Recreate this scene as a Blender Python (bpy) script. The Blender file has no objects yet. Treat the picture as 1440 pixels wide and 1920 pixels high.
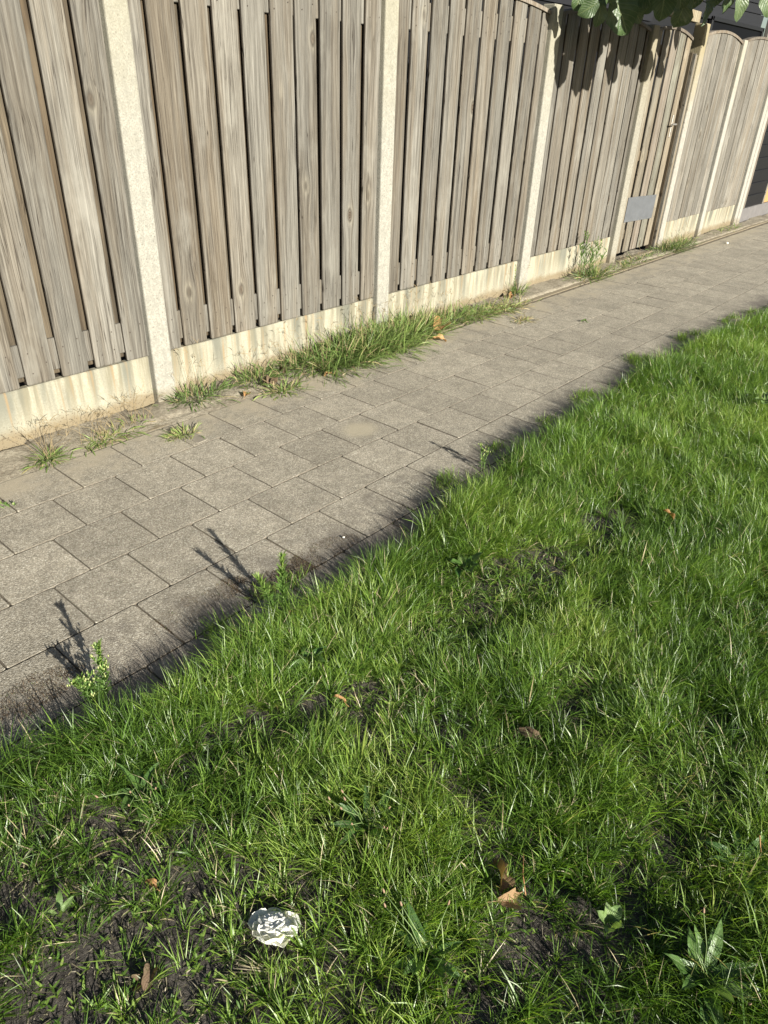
import bpy, bmesh, math, random
import numpy as np
from mathutils import Matrix, Vector

rng = np.random.default_rng(7)
random.seed(7)
PI = math.pi
scn = bpy.context.scene
COL = scn.collection

# ------------------------------------------------------------------ camera
cam = bpy.data.cameras.new("camera")
cam.sensor_fit = 'VERTICAL'
cam.sensor_height = 36.0
cam.lens = 36.0 * 1328.35 / 1920.0
cam.clip_start = 0.02
cam.clip_end = 500.0
camo = bpy.data.objects.new("camera", cam)
COL.objects.link(camo)
cr = (0.66077841, -0.74982754, 0.0336236)
cd = (-0.37008984, -0.36445637, -0.85452037)
cf = (0.65299725, 0.55220486, -0.51832845)
camo.matrix_world = Matrix(((cr[0], -cd[0], -cf[0], 0.0), (cr[1], -cd[1], -cf[1], 0.0),
                            (cr[2], -cd[2], -cf[2], 1.635), (0, 0, 0, 1)))
scn.camera = camo

# ------------------------------------------------------------------ light
SUN_AZ, SUN_EL = math.radians(78.0), math.radians(20.5)     # direction in which the light travels, height of the sun
world = bpy.data.worlds.new("World")
scn.world = world
world.use_nodes = True
wn = world.node_tree
wn.nodes.clear()
sky = wn.nodes.new('ShaderNodeTexSky')
sky.sky_type = 'NISHITA'
sky.sun_disc = False
sky.sun_elevation = SUN_EL
sky.sun_rotation = math.radians(192.0)
bg = wn.nodes.new('ShaderNodeBackground')
bg.inputs['Strength'].default_value = 0.038
wo = wn.nodes.new('ShaderNodeOutputWorld')
wn.links.new(sky.outputs[0], bg.inputs['Color'])
wn.links.new(bg.outputs[0], wo.inputs['Surface'])
sun = bpy.data.lights.new("sun", 'SUN')
sun.energy = 4.8
sun.angle = math.radians(0.5)
sun.color = (1.0, 0.945, 0.845)
suno = bpy.data.objects.new("sun", sun)
COL.objects.link(suno)
ld = Vector((math.cos(SUN_AZ) * math.cos(SUN_EL), math.sin(SUN_AZ) * math.cos(SUN_EL), -math.sin(SUN_EL)))
suno.rotation_euler = ld.to_track_quat('-Z', 'Y').to_euler()
suno.location = (-2, -8, 6)
scn.view_settings.view_transform = 'Standard'
scn.view_settings.look = 'None'
scn.view_settings.gamma = 1.0
scn.view_settings.use_curve_mapping = False
scn.view_settings.exposure = 1.58

# ------------------------------------------------------------------ node helper
class NT:
    def __init__(s, name):
        s.m = bpy.data.materials.new(name)
        s.m.use_nodes = True
        s.t = s.m.node_tree
        s.t.nodes.clear()
        s.out = s.t.nodes.new('ShaderNodeOutputMaterial')
    def n(s, typ, **kw):
        x = s.t.nodes.new(typ)
        for k, v in kw.items():
            setattr(x, k, v)
        return x
    def set(s, sock, v):
        if isinstance(v, bpy.types.NodeSocket):
            s.t.links.new(v, sock)
        elif v is not None:
            if hasattr(sock, 'default_value'):
                try:
                    sock.default_value = v
                except Exception:
                    sock.default_value = (*v, 1.0)
    def math(s, op, a, b=None, c=None, clamp=False):
        x = s.n('ShaderNodeMath', operation=op, use_clamp=clamp)
        s.set(x.inputs[0], a); s.set(x.inputs[1], b)
        if c is not None: s.set(x.inputs[2], c)
        return x.outputs[0]
    def vmath(s, op, a, b=None, sc=None):
        x = s.n('ShaderNodeVectorMath', operation=op)
        s.set(x.inputs[0], a)
        if b is not None: s.set(x.inputs[1], b)
        if sc is not None: s.set(x.inputs['Scale'], sc)
        return x.outputs['Value'] if op in ('LENGTH', 'DISTANCE', 'DOT_PRODUCT') else x.outputs[0]
    def obj(s): return s.n('ShaderNodeTexCoord').outputs['Object']
    def uv(s): return s.n('ShaderNodeTexCoord').outputs['UV']
    def pos(s): return s.n('ShaderNodeNewGeometry').outputs['Position']
    def rnd(s): return s.n('ShaderNodeObjectInfo').outputs['Random']
    def attr(s, name): return s.n('ShaderNodeAttribute', attribute_name=name).outputs['Fac']
    def sep(s, v):
        x = s.n('ShaderNodeSeparateXYZ'); s.set(x.inputs[0], v); return x.outputs
    def comb(s, a, b, c):
        x = s.n('ShaderNodeCombineXYZ')
        for i, v in enumerate((a, b, c)): s.set(x.inputs[i], v)
        return x.outputs[0]
    def noise(s, v, scale=5.0, detail=3.0, rough=0.55, dist=0.0):
        x = s.n('ShaderNodeTexNoise')
        s.set(x.inputs['Vector'], v); s.set(x.inputs['Scale'], scale)
        s.set(x.inputs['Detail'], detail); s.set(x.inputs['Roughness'], rough); s.set(x.inputs['Distortion'], dist)
        return x.outputs['Fac']
    def voro(s, v, scale=5.0, feature='F1', rand=1.0):
        x = s.n('ShaderNodeTexVoronoi', feature=feature)
        s.set(x.inputs['Vector'], v); s.set(x.inputs['Scale'], scale); s.set(x.inputs['Randomness'], rand)
        return x
    def ramp(s, f, stops, interp='LINEAR'):
        x = s.n('ShaderNodeValToRGB')
        x.color_ramp.interpolation = interp
        e = x.color_ramp.elements
        while len(e) < len(stops): e.new(0.5)
        for i, (p, c) in enumerate(stops):
            e[i].position = p
            e[i].color = (*c, 1.0) if isinstance(c, (tuple, list)) else (c, c, c, 1.0)
        s.set(x.inputs['Fac'], f)
        return x.outputs['Color']
    def mr(s, v, a, b, c=0.0, d=1.0, smooth=True):
        x = s.n('ShaderNodeMapRange', interpolation_type='SMOOTHSTEP' if smooth else 'LINEAR')
        for i, q in enumerate((v, a, b, c, d)): s.set(x.inputs[i], q)
        return x.outputs['Result']
    def mix(s, f, a, b, blend='MIX'):
        x = s.n('ShaderNodeMix', data_type='RGBA', blend_type=blend)
        s.set(x.inputs['Factor'], f); s.set(x.inputs[6], a); s.set(x.inputs[7], b)
        return x.outputs[2]
    def bump(s, hgt, strength=0.5, dist=0.01, normal=None):
        x = s.n('ShaderNodeBump')
        s.set(x.inputs['Strength'], strength); s.set(x.inputs['Distance'], dist); s.set(x.inputs['Height'], hgt)
        if normal is not None: s.set(x.inputs['Normal'], normal)
        return x.outputs[0]
    def pbsdf(s, col, rough=0.8, normal=None, spec=0.4, metal=0.0):
        x = s.n('ShaderNodeBsdfPrincipled')
        s.set(x.inputs['Base Color'], col); s.set(x.inputs['Roughness'], rough)
        s.set(x.inputs['Specular IOR Level'], spec); s.set(x.inputs['Metallic'], metal)
        if normal is not None: s.set(x.inputs['Normal'], normal)
        return x.outputs[0]
    def done(s, sh):
        s.t.links.new(sh, s.out.inputs['Surface']); return s.m

def mat_wood(name, tint=(1, 1, 1), gain=1.0, brown=0.0):
    t = NT(name)
    r = t.rnd()
    p = t.vmath('ADD', t.obj(), t.comb(t.math('MULTIPLY', r, 17.3), t.math('MULTIPLY', r, 41.7), t.math('MULTIPLY', r, 53.1)))
    warp = t.noise(t.vmath('MULTIPLY', p, (2.0, 2.0, 0.9)), 2.2, 2)
    x, y, z = t.sep(p)
    # knots
    kp = t.comb(t.math('MULTIPLY', x, 4.4), 0.37, t.math('MULTIPLY', z, 2.3))
    v = t.voro(kp, 1.0)
    kx = t.sep(v.outputs['Position'])[0]
    rel = t.math('SUBTRACT', t.math('MULTIPLY', x, 4.4), kx)
    d = v.outputs['Distance']
    keep = t.math('GREATER_THAN', t.sep(v.outputs['Color'])[0], 0.38)
    fall = t.math('MULTIPLY', t.mr(d, 0.0, 0.42, 1.0, 0.0), keep)
    core = t.math('MULTIPLY', t.mr(d, 0.045, 0.10, 1.0, 0.0), keep)
    rim = t.math('MULTIPLY', t.math('MULTIPLY', t.mr(d, 0.06, 0.085), t.mr(d, 0.085, 0.13, 1.0, 0.0)), keep)
    halo = t.math('MULTIPLY', t.mr(d, 0.06, 0.22, 1.0, 0.0), keep)
    gx = t.math('SUBTRACT', x, t.math('MULTIPLY', t.math('MULTIPLY', rel, fall), 0.15))
    gx = t.math('ADD', gx, t.math('MULTIPLY', warp, 0.018))
    fine = t.noise(t.comb(t.math('MULTIPLY', gx, 190.0), t.math('MULTIPLY', y, 60.0), t.math('MULTIPLY', z, 5.5)), 1.0, 6, 0.72)
    mid = t.noise(t.comb(t.math('MULTIPLY', gx, 75.0), t.math('MULTIPLY', y, 20.0), t.math('MULTIPLY', z, 1.3)), 1.0, 4, 0.65)
    broad = t.noise(t.comb(t.math('MULTIPLY', gx, 14.0), t.math('MULTIPLY', y, 10.0), t.math('MULTIPLY', z, 0.8)), 1.0, 3, 0.5)
    blot = t.noise(t.vmath('MULTIPLY', p, (5.0, 5.0, 2.2)), 1.0, 4, 0.6)
    g = t.math('ADD', t.math('MULTIPLY', fine, 0.50), t.math('MULTIPLY', mid, 0.50))
    c = t.ramp(g, [(0.32, (0.036, 0.033, 0.029)), (0.43, (0.122, 0.116, 0.102)), (0.54, (0.205, 0.198, 0.178)), (0.68, (0.345, 0.338, 0.310))])
    warm = t.ramp(g, [(0.32, (0.036, 0.029, 0.022)), (0.48, (0.135, 0.115, 0.088)), (0.68, (0.265, 0.238, 0.195))])
    c = t.mix(t.math('ADD', t.mr(broad, 0.42, 0.66, 0.0, 0.65), t.math('MULTIPLY', t.mr(r, 0.5, 1.0), 0.5 + brown), clamp=True), c, warm)
    c = t.mix(t.mr(blot, 0.55, 0.72, 0.0, 0.5), c, (0.285, 0.278, 0.250))
    c = t.mix(t.math('MULTIPLY', t.math('MULTIPLY', halo, t.mr(fine, .35, .6)), 0.65), c, (0.36, 0.335, 0.27))
    ring = t.math('SINE', t.math('MULTIPLY', d, 190.0))
    c = t.mix(t.math('MULTIPLY', core, t.mr(ring, -1, 1, 0.65, 0.97)), c, (0.055, 0.034, 0.020))
    c = t.mix(t.math('MULTIPLY', rim, t.mr(fine, .35, .65, .15, .85)), c, (0.028, 0.021, 0.016))
    # long drying cracks
    cr_ = t.noise(t.comb(t.math('MULTIPLY', gx, 70.0), 0.0, t.math('MULTIPLY', z, 1.1)), 1.0, 1, 0.4)
    crack = t.mr(t.math('ABSOLUTE', t.math('SUBTRACT', cr_, 0.5)), 0.0, 0.012, 1.0, 0.0)
    crack = t.math('MULTIPLY', crack, t.mr(t.noise(t.comb(t.math('MULTIPLY', x, 5.0), 0.0, t.math('MULTIPLY', z, 1.6)), 1.0, 1), 0.48, 0.55))
    c = t.mix(t.math('MULTIPLY', crack, 0.8), c, (0.03, 0.022, 0.015))
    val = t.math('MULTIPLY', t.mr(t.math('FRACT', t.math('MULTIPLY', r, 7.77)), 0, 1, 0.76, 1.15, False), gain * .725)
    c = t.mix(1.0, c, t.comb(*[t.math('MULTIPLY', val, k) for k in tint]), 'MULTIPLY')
    h = t.math('SUBTRACT', t.math('ADD', t.math('MULTIPLY', g, 1.0), t.math('MULTIPLY', core, 0.4)), t.math('MULTIPLY', crack, 1.0))
    return t.done(t.pbsdf(c, 0.78, t.bump(h, 0.65, 0.004), 0.25))

def mat_concrete(name, base, dark, pits=1.0, pit_scale=55.0, algae=(0.27, 0.25, 0.15), alg=0.4, rust=0.0, gain=1.0):
    t = NT(name)
    p = t.pos()
    z = t.sep(p)[2]
    big = t.noise(p, 7.0, 5, 0.65)
    fine = t.noise(p, 120.0, 5, 0.75)
    c = t.mix(t.mr(fine, 0.30, 0.62), dark, base)
    med = t.noise(t.vmath('MULTIPLY', p, (1, 1, .6)), 38.0, 4, 0.65)
    c = t.mix(t.mr(med, 0.42, 0.66, 0, 0.55), c, tuple(k * 0.62 for k in base))
    c = t.mix(t.mr(big, 0.45, 0.75, 0, 0.45), c, tuple(k * 0.72 for k in base))
    top = t.mr(t.math('ADD', z, t.math('MULTIPLY', big, 0.8)), 1.6, 2.6, 0.0, alg)
    c = t.mix(top, c, algae)
    low = t.mr(t.math('SUBTRACT', z, t.math('MULTIPLY', big, 0.10)), 0.0, 0.07, 0.55, 0.0)
    c = t.mix(low, c, (0.20, 0.165, 0.105))
    v = t.voro(t.vmath('MULTIPLY', p, (1, 1, 0.75)), pit_scale)
    n2 = t.noise(p, 14.0, 2)
    pit = t.math('MULTIPLY', t.mr(v.outputs['Distance'], 0.10, 0.26, 1.0, 0.0), t.mr(t.math('MULTIPLY', n2, t.sep(v.outputs['Color'])[1]), 0.34, 0.42, 0.0, pits))
    c = t.mix(t.math('MULTIPLY', pit, 0.85), c, (0.09, 0.075, 0.05))
    c = t.mix(1.0, c, (gain * .69, gain * .69, gain * .70), 'MULTIPLY')
    h = t.math('SUBTRACT', t.math('ADD', fine, t.math('MULTIPLY', big, 0.5)), t.math('MULTIPLY', pit, 1.5))
    return t.done(t.pbsdf(c, 0.88, t.bump(h, 0.6, 0.004), 0.25))

def mat_board():
    t = NT("stained_cream_concrete")
    p = t.pos()
    x, y, z = t.sep(p)
    s1 = t.noise(t.comb(t.math('MULTIPLY', x, 17.0), 0.0, t.math('MULTIPLY', z, 1.2)), 1.0, 4, 0.6)
    s2 = t.noise(t.comb(t.math('MULTIPLY', x, 7.0), 3.0, t.math('MULTIPLY', z, 0.8)), 1.0, 3, 0.6)
    s3 = t.noise(t.comb(t.math('MULTIPLY', x, 26.0), 9.0, t.math('MULTIPLY', z, 1.0)), 1.0, 3, 0.5)
    fine = t.noise(p, 150.0, 4, 0.7)
    up = t.mr(z, 0.02, 0.24, 0.30, 1.0)
    c = t.mix(t.mr(fine, 0.3, 0.7), (0.31, 0.292, 0.215), (0.40, 0.382, 0.30))
    c = t.mix(t.math('MULTIPLY', t.mr(s1, 0.40, 0.60, 0, .92), up), c, (0.20, 0.185, 0.13))
    c = t.mix(t.math('MULTIPLY', t.mr(s2, 0.46, 0.62, 0, 0.8), up), c, (0.135, 0.14, 0.115))
    c = t.mix(t.math('MULTIPLY', t.mr(s3, 0.54, 0.68, 0, 0.75), up), c, (0.29, 0.205, 0.11))
    big = t.noise(p, 9.0, 4, 0.6)
    low = t.mr(t.math('SUBTRACT', z, t.math('MULTIPLY', big, 0.09)), -0.01, 0.05, 0.8, 0.0)
    c = t.mix(low, c, (0.20, 0.155, 0.09))
    spk = t.math('MULTIPLY', t.mr(t.voro(p, 90.0).outputs['Distance'], 0.15, 0.3, 1.0, 0.0), t.mr(t.math('SUBTRACT', z, t.math('MULTIPLY', big, 0.16)), -0.02, 0.06, 0.9, 0.0))
    c = t.mix(spk, c, (0.09, 0.065, 0.04))
    c = t.mix(1.0, c, (.69, .69, .69), 'MULTIPLY')
    return t.done(t.pbsdf(c, 0.85, t.bump(t.math('ADD', fine, big), 0.4, 0.003), 0.25))

def mat_tile(stain=False):
    t = NT("grey_aggregate_concrete_sandy" if stain else "grey_aggregate_concrete")
    p = t.pos()
    o = t.obj()
    x, y, z = t.sep(p)
    r = t.rnd()
    f1 = t.noise(p, 190.0, 3, 0.7)
    v = t.voro(p, 210.0)
    vc = t.sep(v.outputs['Color'])[0]
    big = t.noise(p, 6.0, 5, 0.62)
    mid = t.noise(p, 24.0, 4, 0.6)
    c = t.ramp(vc, [(0.0, (0.145, 0.128, 0.100)), (0.35, (0.285, 0.258, 0.208)), (0.7, (0.425, 0.392, 0.325)), (0.92, (0.52, 0.49, 0.42)), (1.0, (0.66, 0.64, 0.57))])
    c = t.mix(t.mr(v.outputs['Distance'], 0.35, 0.75, 0, 0.5), c, (0.15, 0.132, 0.105))
    c = t.mix(0.25, c, t.mix(t.mr(f1, 0.25, 0.75), (0.20, 0.18, 0.145), (0.50, 0.465, 0.39)))
    val = t.math('MULTIPLY', t.mr(big, 0.25, 0.75, 0.86, 1.15), t.mr(r, 0, 1, 0.67, 0.83, False))
    val = t.math('MULTIPLY', val, t.mr(mid, 0.3, 0.7, 0.92, 1.08))
    c = t.mix(1.0, c, t.comb(t.math('MULTIPLY', val, 1.01), val, t.math('MULTIPLY', val, 0.95)), 'MULTIPLY')
    blk = t.mr(t.noise(p, 5.1, 4, 0.65), 0.60, 0.74, 0, 0.35)
    c = t.mix(blk, c, (0.125, 0.112, 0.092))
    # sand blown against the fence side
    sand = t.mr(t.math('ADD', y, t.math('MULTIPLY', t.math('SUBTRACT', big, 0.5), 1.1)), 2.85, 3.25, 0.0, 0.85)
    c = t.mix(sand, c, t.mix(f1, (0.20, 0.172, 0.12), (0.36, 0.32, 0.24)))
    # earth washed over the lawn side
    dirt = t.mr(t.math('ADD', y, t.math('MULTIPLY', t.math('SUBTRACT', big, 0.5), 0.75)), 1.60, 1.90, 0.85, 0.0)
    c = t.mix(dirt, c, t.mix(f1, (0.060, 0.050, 0.042), (0.20, 0.178, 0.150)))
    if stain:
        d = t.vmath('LENGTH', t.vmath('MULTIPLY', o, (1.0, 1.25, 0.0)))
        sp = t.mr(t.math('ADD', d, t.math('MULTIPLY', t.math('SUBTRACT', mid, 0.5), 0.10)), 0.05, 0.15, 0.75, 0.0)
        c = t.mix(sp, c, (0.32, 0.285, 0.205))
    ox, oy, _ = t.sep(o)
    ed = t.math('MAXIMUM', t.math('ABSOLUTE', ox), t.math('ADD', t.math('ABSOLUTE', oy), .0009))
    c = t.mix(t.mr(t.math('ADD', ed, t.math('MULTIPLY', t.math('SUBTRACT', mid, .5), .006)), .1466, .1488, 0, .38), c, (0.085, 0.072, 0.055))
    c = t.mix(t.mr(ed, .1480, .1486, 0, .5), c, (0.060, 0.051, 0.039))
    h = t.math('ADD', t.math('MULTIPLY', t.math('SUBTRACT', 1.0, v.outputs['Distance']), 0.8), f1)
    return t.done(t.pbsdf(c, 0.85, t.bump(h, 0.55, 0.0035), 0.3))

def mat_soil(name, c0, c1, scale=60.0, bits=None):
    t = NT(name)
    p = t.pos()
    a = t.noise(p, scale, 6, 0.75)
    b = t.noise(p, scale * 0.12, 4, 0.6)
    c = t.mix(t.mr(t.math('ADD', a, t.math('MULTIPLY', b, 0.6)), 0.55, 1.05), c0, c1)
    if bits:
        v = t.voro(t.vmath('MULTIPLY', p, (1, 1.7, 1)), scale * 2.2)
        k = t.math('MULTIPLY', t.mr(v.outputs['Distance'], 0.2, 0.35, 1, 0), t.math('GREATER_THAN', t.sep(v.outputs['Color'])[0], 0.8))
        c = t.mix(k, c, bits)
    return t.done(t.pbsdf(c, 0.95, t.bump(a, 0.9, 0.01), 0.15))

def mat_leafy(name, stops, trans=0.3, rough=0.42, spec=0.5, tattr='tint', veins=False, tcol=1.5, lat_k=.55):
    t = NT(name)
    f = t.attr(tattr) if tattr else t.rnd()
    c = t.ramp(f, stops)
    nrm = None
    if veins:
        u, v, _ = t.sep(t.uv())
        au = t.math('ABSOLUTE', t.math('SUBTRACT', u, 0.5))
        rib = t.mr(au, 0.010, 0.035, 1.0, 0.0)
        lat = t.math('SINE', t.math('MULTIPLY', t.math('SUBTRACT', v, t.math('MULTIPLY', au, 0.7)), 48.0))
        latm = t.math('MULTIPLY', t.mr(lat, 0.90, 1.0), lat_k)
        bl = t.noise(t.obj(), 22.0, 4, 0.6)
        k = t.math('MAXIMUM', rib, latm)
        c = t.mix(t.math('MULTIPLY', k, 0.55), c, t.mix(0.6, c, (0.30, 0.34, 0.16)))
        c = t.mix(t.mr(bl, 0.4, 0.7, 0, 0.30), c, t.mix(0.5, c, (0.16, 0.20, 0.09)))
        nrm = t.bump(t.math('ADD', t.math('SUBTRACT', bl, k), t.math('MULTIPLY', lat, 0.2 * lat_k)), 0.5, 0.012)
    pb = t.pbsdf(c, rough, nrm, spec)
    tr = t.n('ShaderNodeBsdfTranslucent')
    t.set(tr.inputs['Color'], t.mix(1.0, c, (tcol, tcol * 1.05, tcol * 0.5), 'MULTIPLY'))
    mx = t.n('ShaderNodeMixShader')
    t.set(mx.inputs[0], trans)
    t.t.links.new(pb, mx.inputs[1]); t.t.links.new(tr.outputs[0], mx.inputs[2])
    return t.done(mx.outputs[0])

def mat_plain(name, col, rough=0.7, metal=0.0, spec=0.4, nscale=30.0, var=0.25, stretch=(1, 1, 1), bump=0.2):
    t = NT(name)
    a = t.noise(t.vmath('MULTIPLY', t.obj(), stretch), nscale, 4, 0.65)
    c = t.mix(a, tuple(k * (1 - var) for k in col), tuple(min(1, k * (1 + var)) for k in col))
    return t.done(t.pbsdf(c, rough, t.bump(a, bump, 0.003), spec, metal))

M = {}
M['wood'] = mat_wood("weathered_grey_wood", (1.0, 0.985, 0.94), .88)
M['wood_edge'] = mat_wood("shade_painted_plank_edge", (1.0, 0.88, 0.76), .50)  # plank sides coloured darker to deepen the shade in the gaps
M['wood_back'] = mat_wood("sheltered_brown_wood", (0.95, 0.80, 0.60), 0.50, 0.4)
M['wood_gate'] = mat_wood("gate_wood", (1.05, 0.99, 0.86), 1.1, 0.0)
M['wood_green'] = mat_wood("greenish_gate_wood", (1.0, 1.02, 0.92), 1.2, -0.3)
M['wood_far'] = mat_wood("pale_grey_wood", (1.02, 1.0, 0.95), .95, -0.25)
M['wood_pink'] = mat_wood("bleached_trim_wood", (1.0, 0.91, 0.82), 1.0, -0.2)
M['wood_post'] = mat_wood("brown_gate_post_wood", (0.75, 0.62, 0.45), 0.75, 0.4)
M['post'] = mat_concrete("pale_cast_concrete", (0.375, 0.365, 0.31), (0.215, 0.208, 0.172), .35)
M['post_yellow'] = mat_concrete("yellowed_speckled_concrete", (0.34, 0.325, 0.265), (0.17, 0.158, 0.118), 0.9, 80.0, (0.24, 0.20, 0.11), 0.55)
M['post_agg'] = mat_concrete("washed_aggregate_concrete", (0.39, 0.375, 0.325), (0.25, 0.235, 0.19), 1.0, 34.0, (0.27, 0.22, 0.10), 0.7)
M['post_white'] = mat_concrete("whitish_cast_concrete", (0.39, 0.38, 0.33), (0.28, 0.27, 0.225), 0.4, 60.0, (0.35, 0.32, 0.2), 0.3)
M['board'] = mat_board()
M['tile'] = mat_tile()
M['tile_stain'] = mat_tile(True)
M['kerb'] = mat_concrete("sandy_kerb_concrete", (0.36, 0.31, 0.22), (0.22, 0.185, 0.125), 0.5, 90.0, alg=0.0)
M['joint'] = mat_soil("joint_sand", (0.06, 0.05, 0.036), (0.20, 0.17, 0.125), 60.0)
M['sand'] = mat_soil("sandy_soil", (0.14, 0.12, 0.088), (0.31, 0.28, 0.215), 45.0, (0.12, 0.08, 0.045))
M['earth'] = mat_soil("dark_earth", (0.022, 0.0195, 0.017), (0.105, 0.094, 0.080), 85.0, (0.20, 0.18, 0.14))
M['ground'] = mat_soil("field_ground", (0.03, 0.045, 0.015), (0.07, 0.09, 0.03), 8.0)
M['garden'] = mat_soil("garden_earth", (0.02, 0.017, 0.012), (0.05, 0.04, 0.03), 12.0)
GR = [(0.0, (0.040, 0.086, 0.014)), (0.35, (0.083, 0.160, 0.021)), (0.62, (0.152, 0.245, 0.036)), (0.86, (0.250, 0.330, 0.072)), (0.93, (0.25, 0.28, 0.075)), (0.95, (0.36, 0.30, 0.17)), (1.0, (0.48, 0.42, 0.28))]
M['grass'] = mat_leafy("lawn_grass", GR, 0.38, 0.40, 0.5)
M['weedgrass'] = mat_leafy("verge_grass", [(0.0, (0.060, 0.098, 0.028)), (0.4, (0.130, 0.192, 0.050)), (0.7, (0.215, 0.262, 0.088)), (0.85, (0.22, 0.20, 0.09)), (1.0, (0.36, 0.29, 0.17))], 0.25, 0.5, 0.4)
M['stalk'] = mat_leafy("dry_grass_stalk", [(0.0, (0.14, 0.11, 0.06)), (1.0, (0.26, 0.20, 0.11))], 0.1, 0.6, 0.3)
M['herb'] = mat_leafy("herb_green", [(0.0, (0.045, 0.105, 0.022)), (0.6, (0.105, 0.190, 0.040)), (1.0, (0.22, 0.29, 0.075))], 0.3, 0.5, 0.4)
M['bud'] = mat_leafy("pale_yellow_bud", [(0.0, (0.20, 0.27, 0.09)), (1.0, (0.38, 0.38, 0.17))], 0.2, 0.6, 0.3)
M['stem'] = mat_plain("green_stem", (0.10, 0.15, 0.05), 0.6)
M['seedhead'] = mat_plain('brown_seed_head', (0.19, 0.125, 0.08), 0.8)
M['moss'] = mat_leafy("dried_moss", [(0.0, (0.035, 0.025, 0.016)), (0.6, (0.095, 0.068, 0.045)), (0.9, (0.15, 0.115, 0.075)), (1.0, (0.10, 0.14, 0.05))], 0.1, 0.8, 0.2)
M['straw'] = mat_leafy("dry_straw", [(0.0, (0.05, 0.042, 0.030)), (0.35, (0.11, 0.10, 0.06)), (0.55, (0.12, 0.15, 0.05)), (0.75, (0.26, 0.225, 0.14)), (1.0, (0.45, 0.40, 0.29))], 0.15, 0.6, 0.3)
M['seedling'] = mat_leafy("seedling_leaf", [(0.0, (0.06, 0.13, 0.02)), (1.0, (0.18, 0.26, 0.05))], 0.3, 0.5, 0.4)
M['broad'] = mat_leafy("broad_green_leaf", [(0.0, (0.035, 0.085, 0.018)), (1.0, (0.075, 0.145, 0.030))], 0.22, 0.42, 0.4, None, True, 1.5, .06)
M['broad_pale'] = mat_leafy("pale_green_leaf", [(0.0, (0.09, 0.16, 0.045)), (1.0, (0.15, 0.22, 0.07))], 0.25, 0.45, 0.45, None, True, 1.5, .15)
M['treeleaf'] = mat_leafy("tree_leaf", [(0.0, (0.034, 0.064, 0.020)), (1.0, (0.066, 0.100, 0.041))], 0.18, 0.42, 0.5, None, True)
M['dryleaf'] = mat_leafy("dry_brown_leaf", [(0.0, (0.24, 0.12, 0.045)), (1.0, (0.36, 0.20, 0.085))], 0.25, 0.6, 0.35, None, True, 1.3, .2)
M['dryleaf_dark'] = mat_leafy("dull_brown_leaf", [(0.0, (0.10, 0.065, 0.04)), (1.0, (0.13, 0.09, 0.058))], 0.15, 0.7, 0.3, None, True, 1.2, .15)
M['dryleaf_mid'] = mat_leafy('mid_brown_leaf', [(0.0, (0.17, 0.10, 0.05)), (1.0, (0.25, 0.16, 0.085))], 0.2, 0.65, 0.35, None, True, 1.3, .2)
M['petal'] = mat_leafy("white_petal", [(0.0, (0.70, 0.69, 0.63)), (1.0, (0.78, 0.775, 0.73))], 0.22, 0.65, 0.3, None, False, 1.0)
M['bark'] = mat_plain("tree_bark", (0.09, 0.07, 0.05), 0.9, nscale=25, var=0.5, stretch=(1, 1, 0.3), bump=0.8)
M['zinc'] = mat_plain("dull_zinc_sheet", (0.105, 0.112, 0.12), 0.5, 0.3, 0.5, 6.0, 0.30, (1, 1, 2.0), 0.05)
M['steel'] = mat_plain("weathered_aluminium", (0.42, 0.40, 0.36), 0.4, 0.8)
M['screw'] = mat_plain("rusty_screw_head", (0.045, 0.035, 0.028), 0.6, 0.3)
M['black_wood'] = mat_plain("black_stained_cladding", (0.0045, 0.0045, 0.0055), 0.55, 0, 0.35, 14.0, 0.5, (0.6, 4, 9.0), 0.5)
M['grey_wood'] = mat_plain("dark_grey_stained_board", (0.010, 0.0105, 0.013), 0.6, 0, 0.3, 12.0, 0.5, (0.5, 4, 7.0), 0.5)
M['glass'] = mat_plain("dark_window_glass", (0.003, 0.003, 0.004), 0.5, 0, 0.08, 3.0, 0.2, bump=0.0)
M['orange_wood'] = mat_plain("bare_orange_wood", (0.30, 0.17, 0.07), 0.7, 0, 0.3, 14.0, 0.3, (8, 8, 1))
M['shed_base'] = mat_plain("grey_concrete_plinth", (0.105, 0.10, 0.098), 0.85, 0, 0.3, 10.0, 0.3)
M['beam'] = mat_wood("cream_beam_wood", (1.15, 1.05, 0.80), 1.25, -0.1)

# ------------------------------------------------------------------ object helpers
def link(name, me, mat=None, parent=None):
    o = bpy.data.objects.new(name, me)
    COL.objects.link(o)
    if mat is not None and me is not None and not me.materials:
        me.materials.append(mat)
    if parent is not None:
        o.parent = parent
    return o

def tag(o, label=None, cat=None, group=None, kind=None):
    if label: o['label'] = label
    if cat: o['category'] = cat
    if group: o['group'] = group
    if kind: o['kind'] = kind
    return o

def thing(name, loc, label, cat, group=None, rz=0.0):
    o = bpy.data.objects.new(name, None)
    o.empty_display_size = 0.05
    COL.objects.link(o)
    o.location = loc
    o.rotation_euler = (0, 0, rz)
    return tag(o, label, cat, group)

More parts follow.
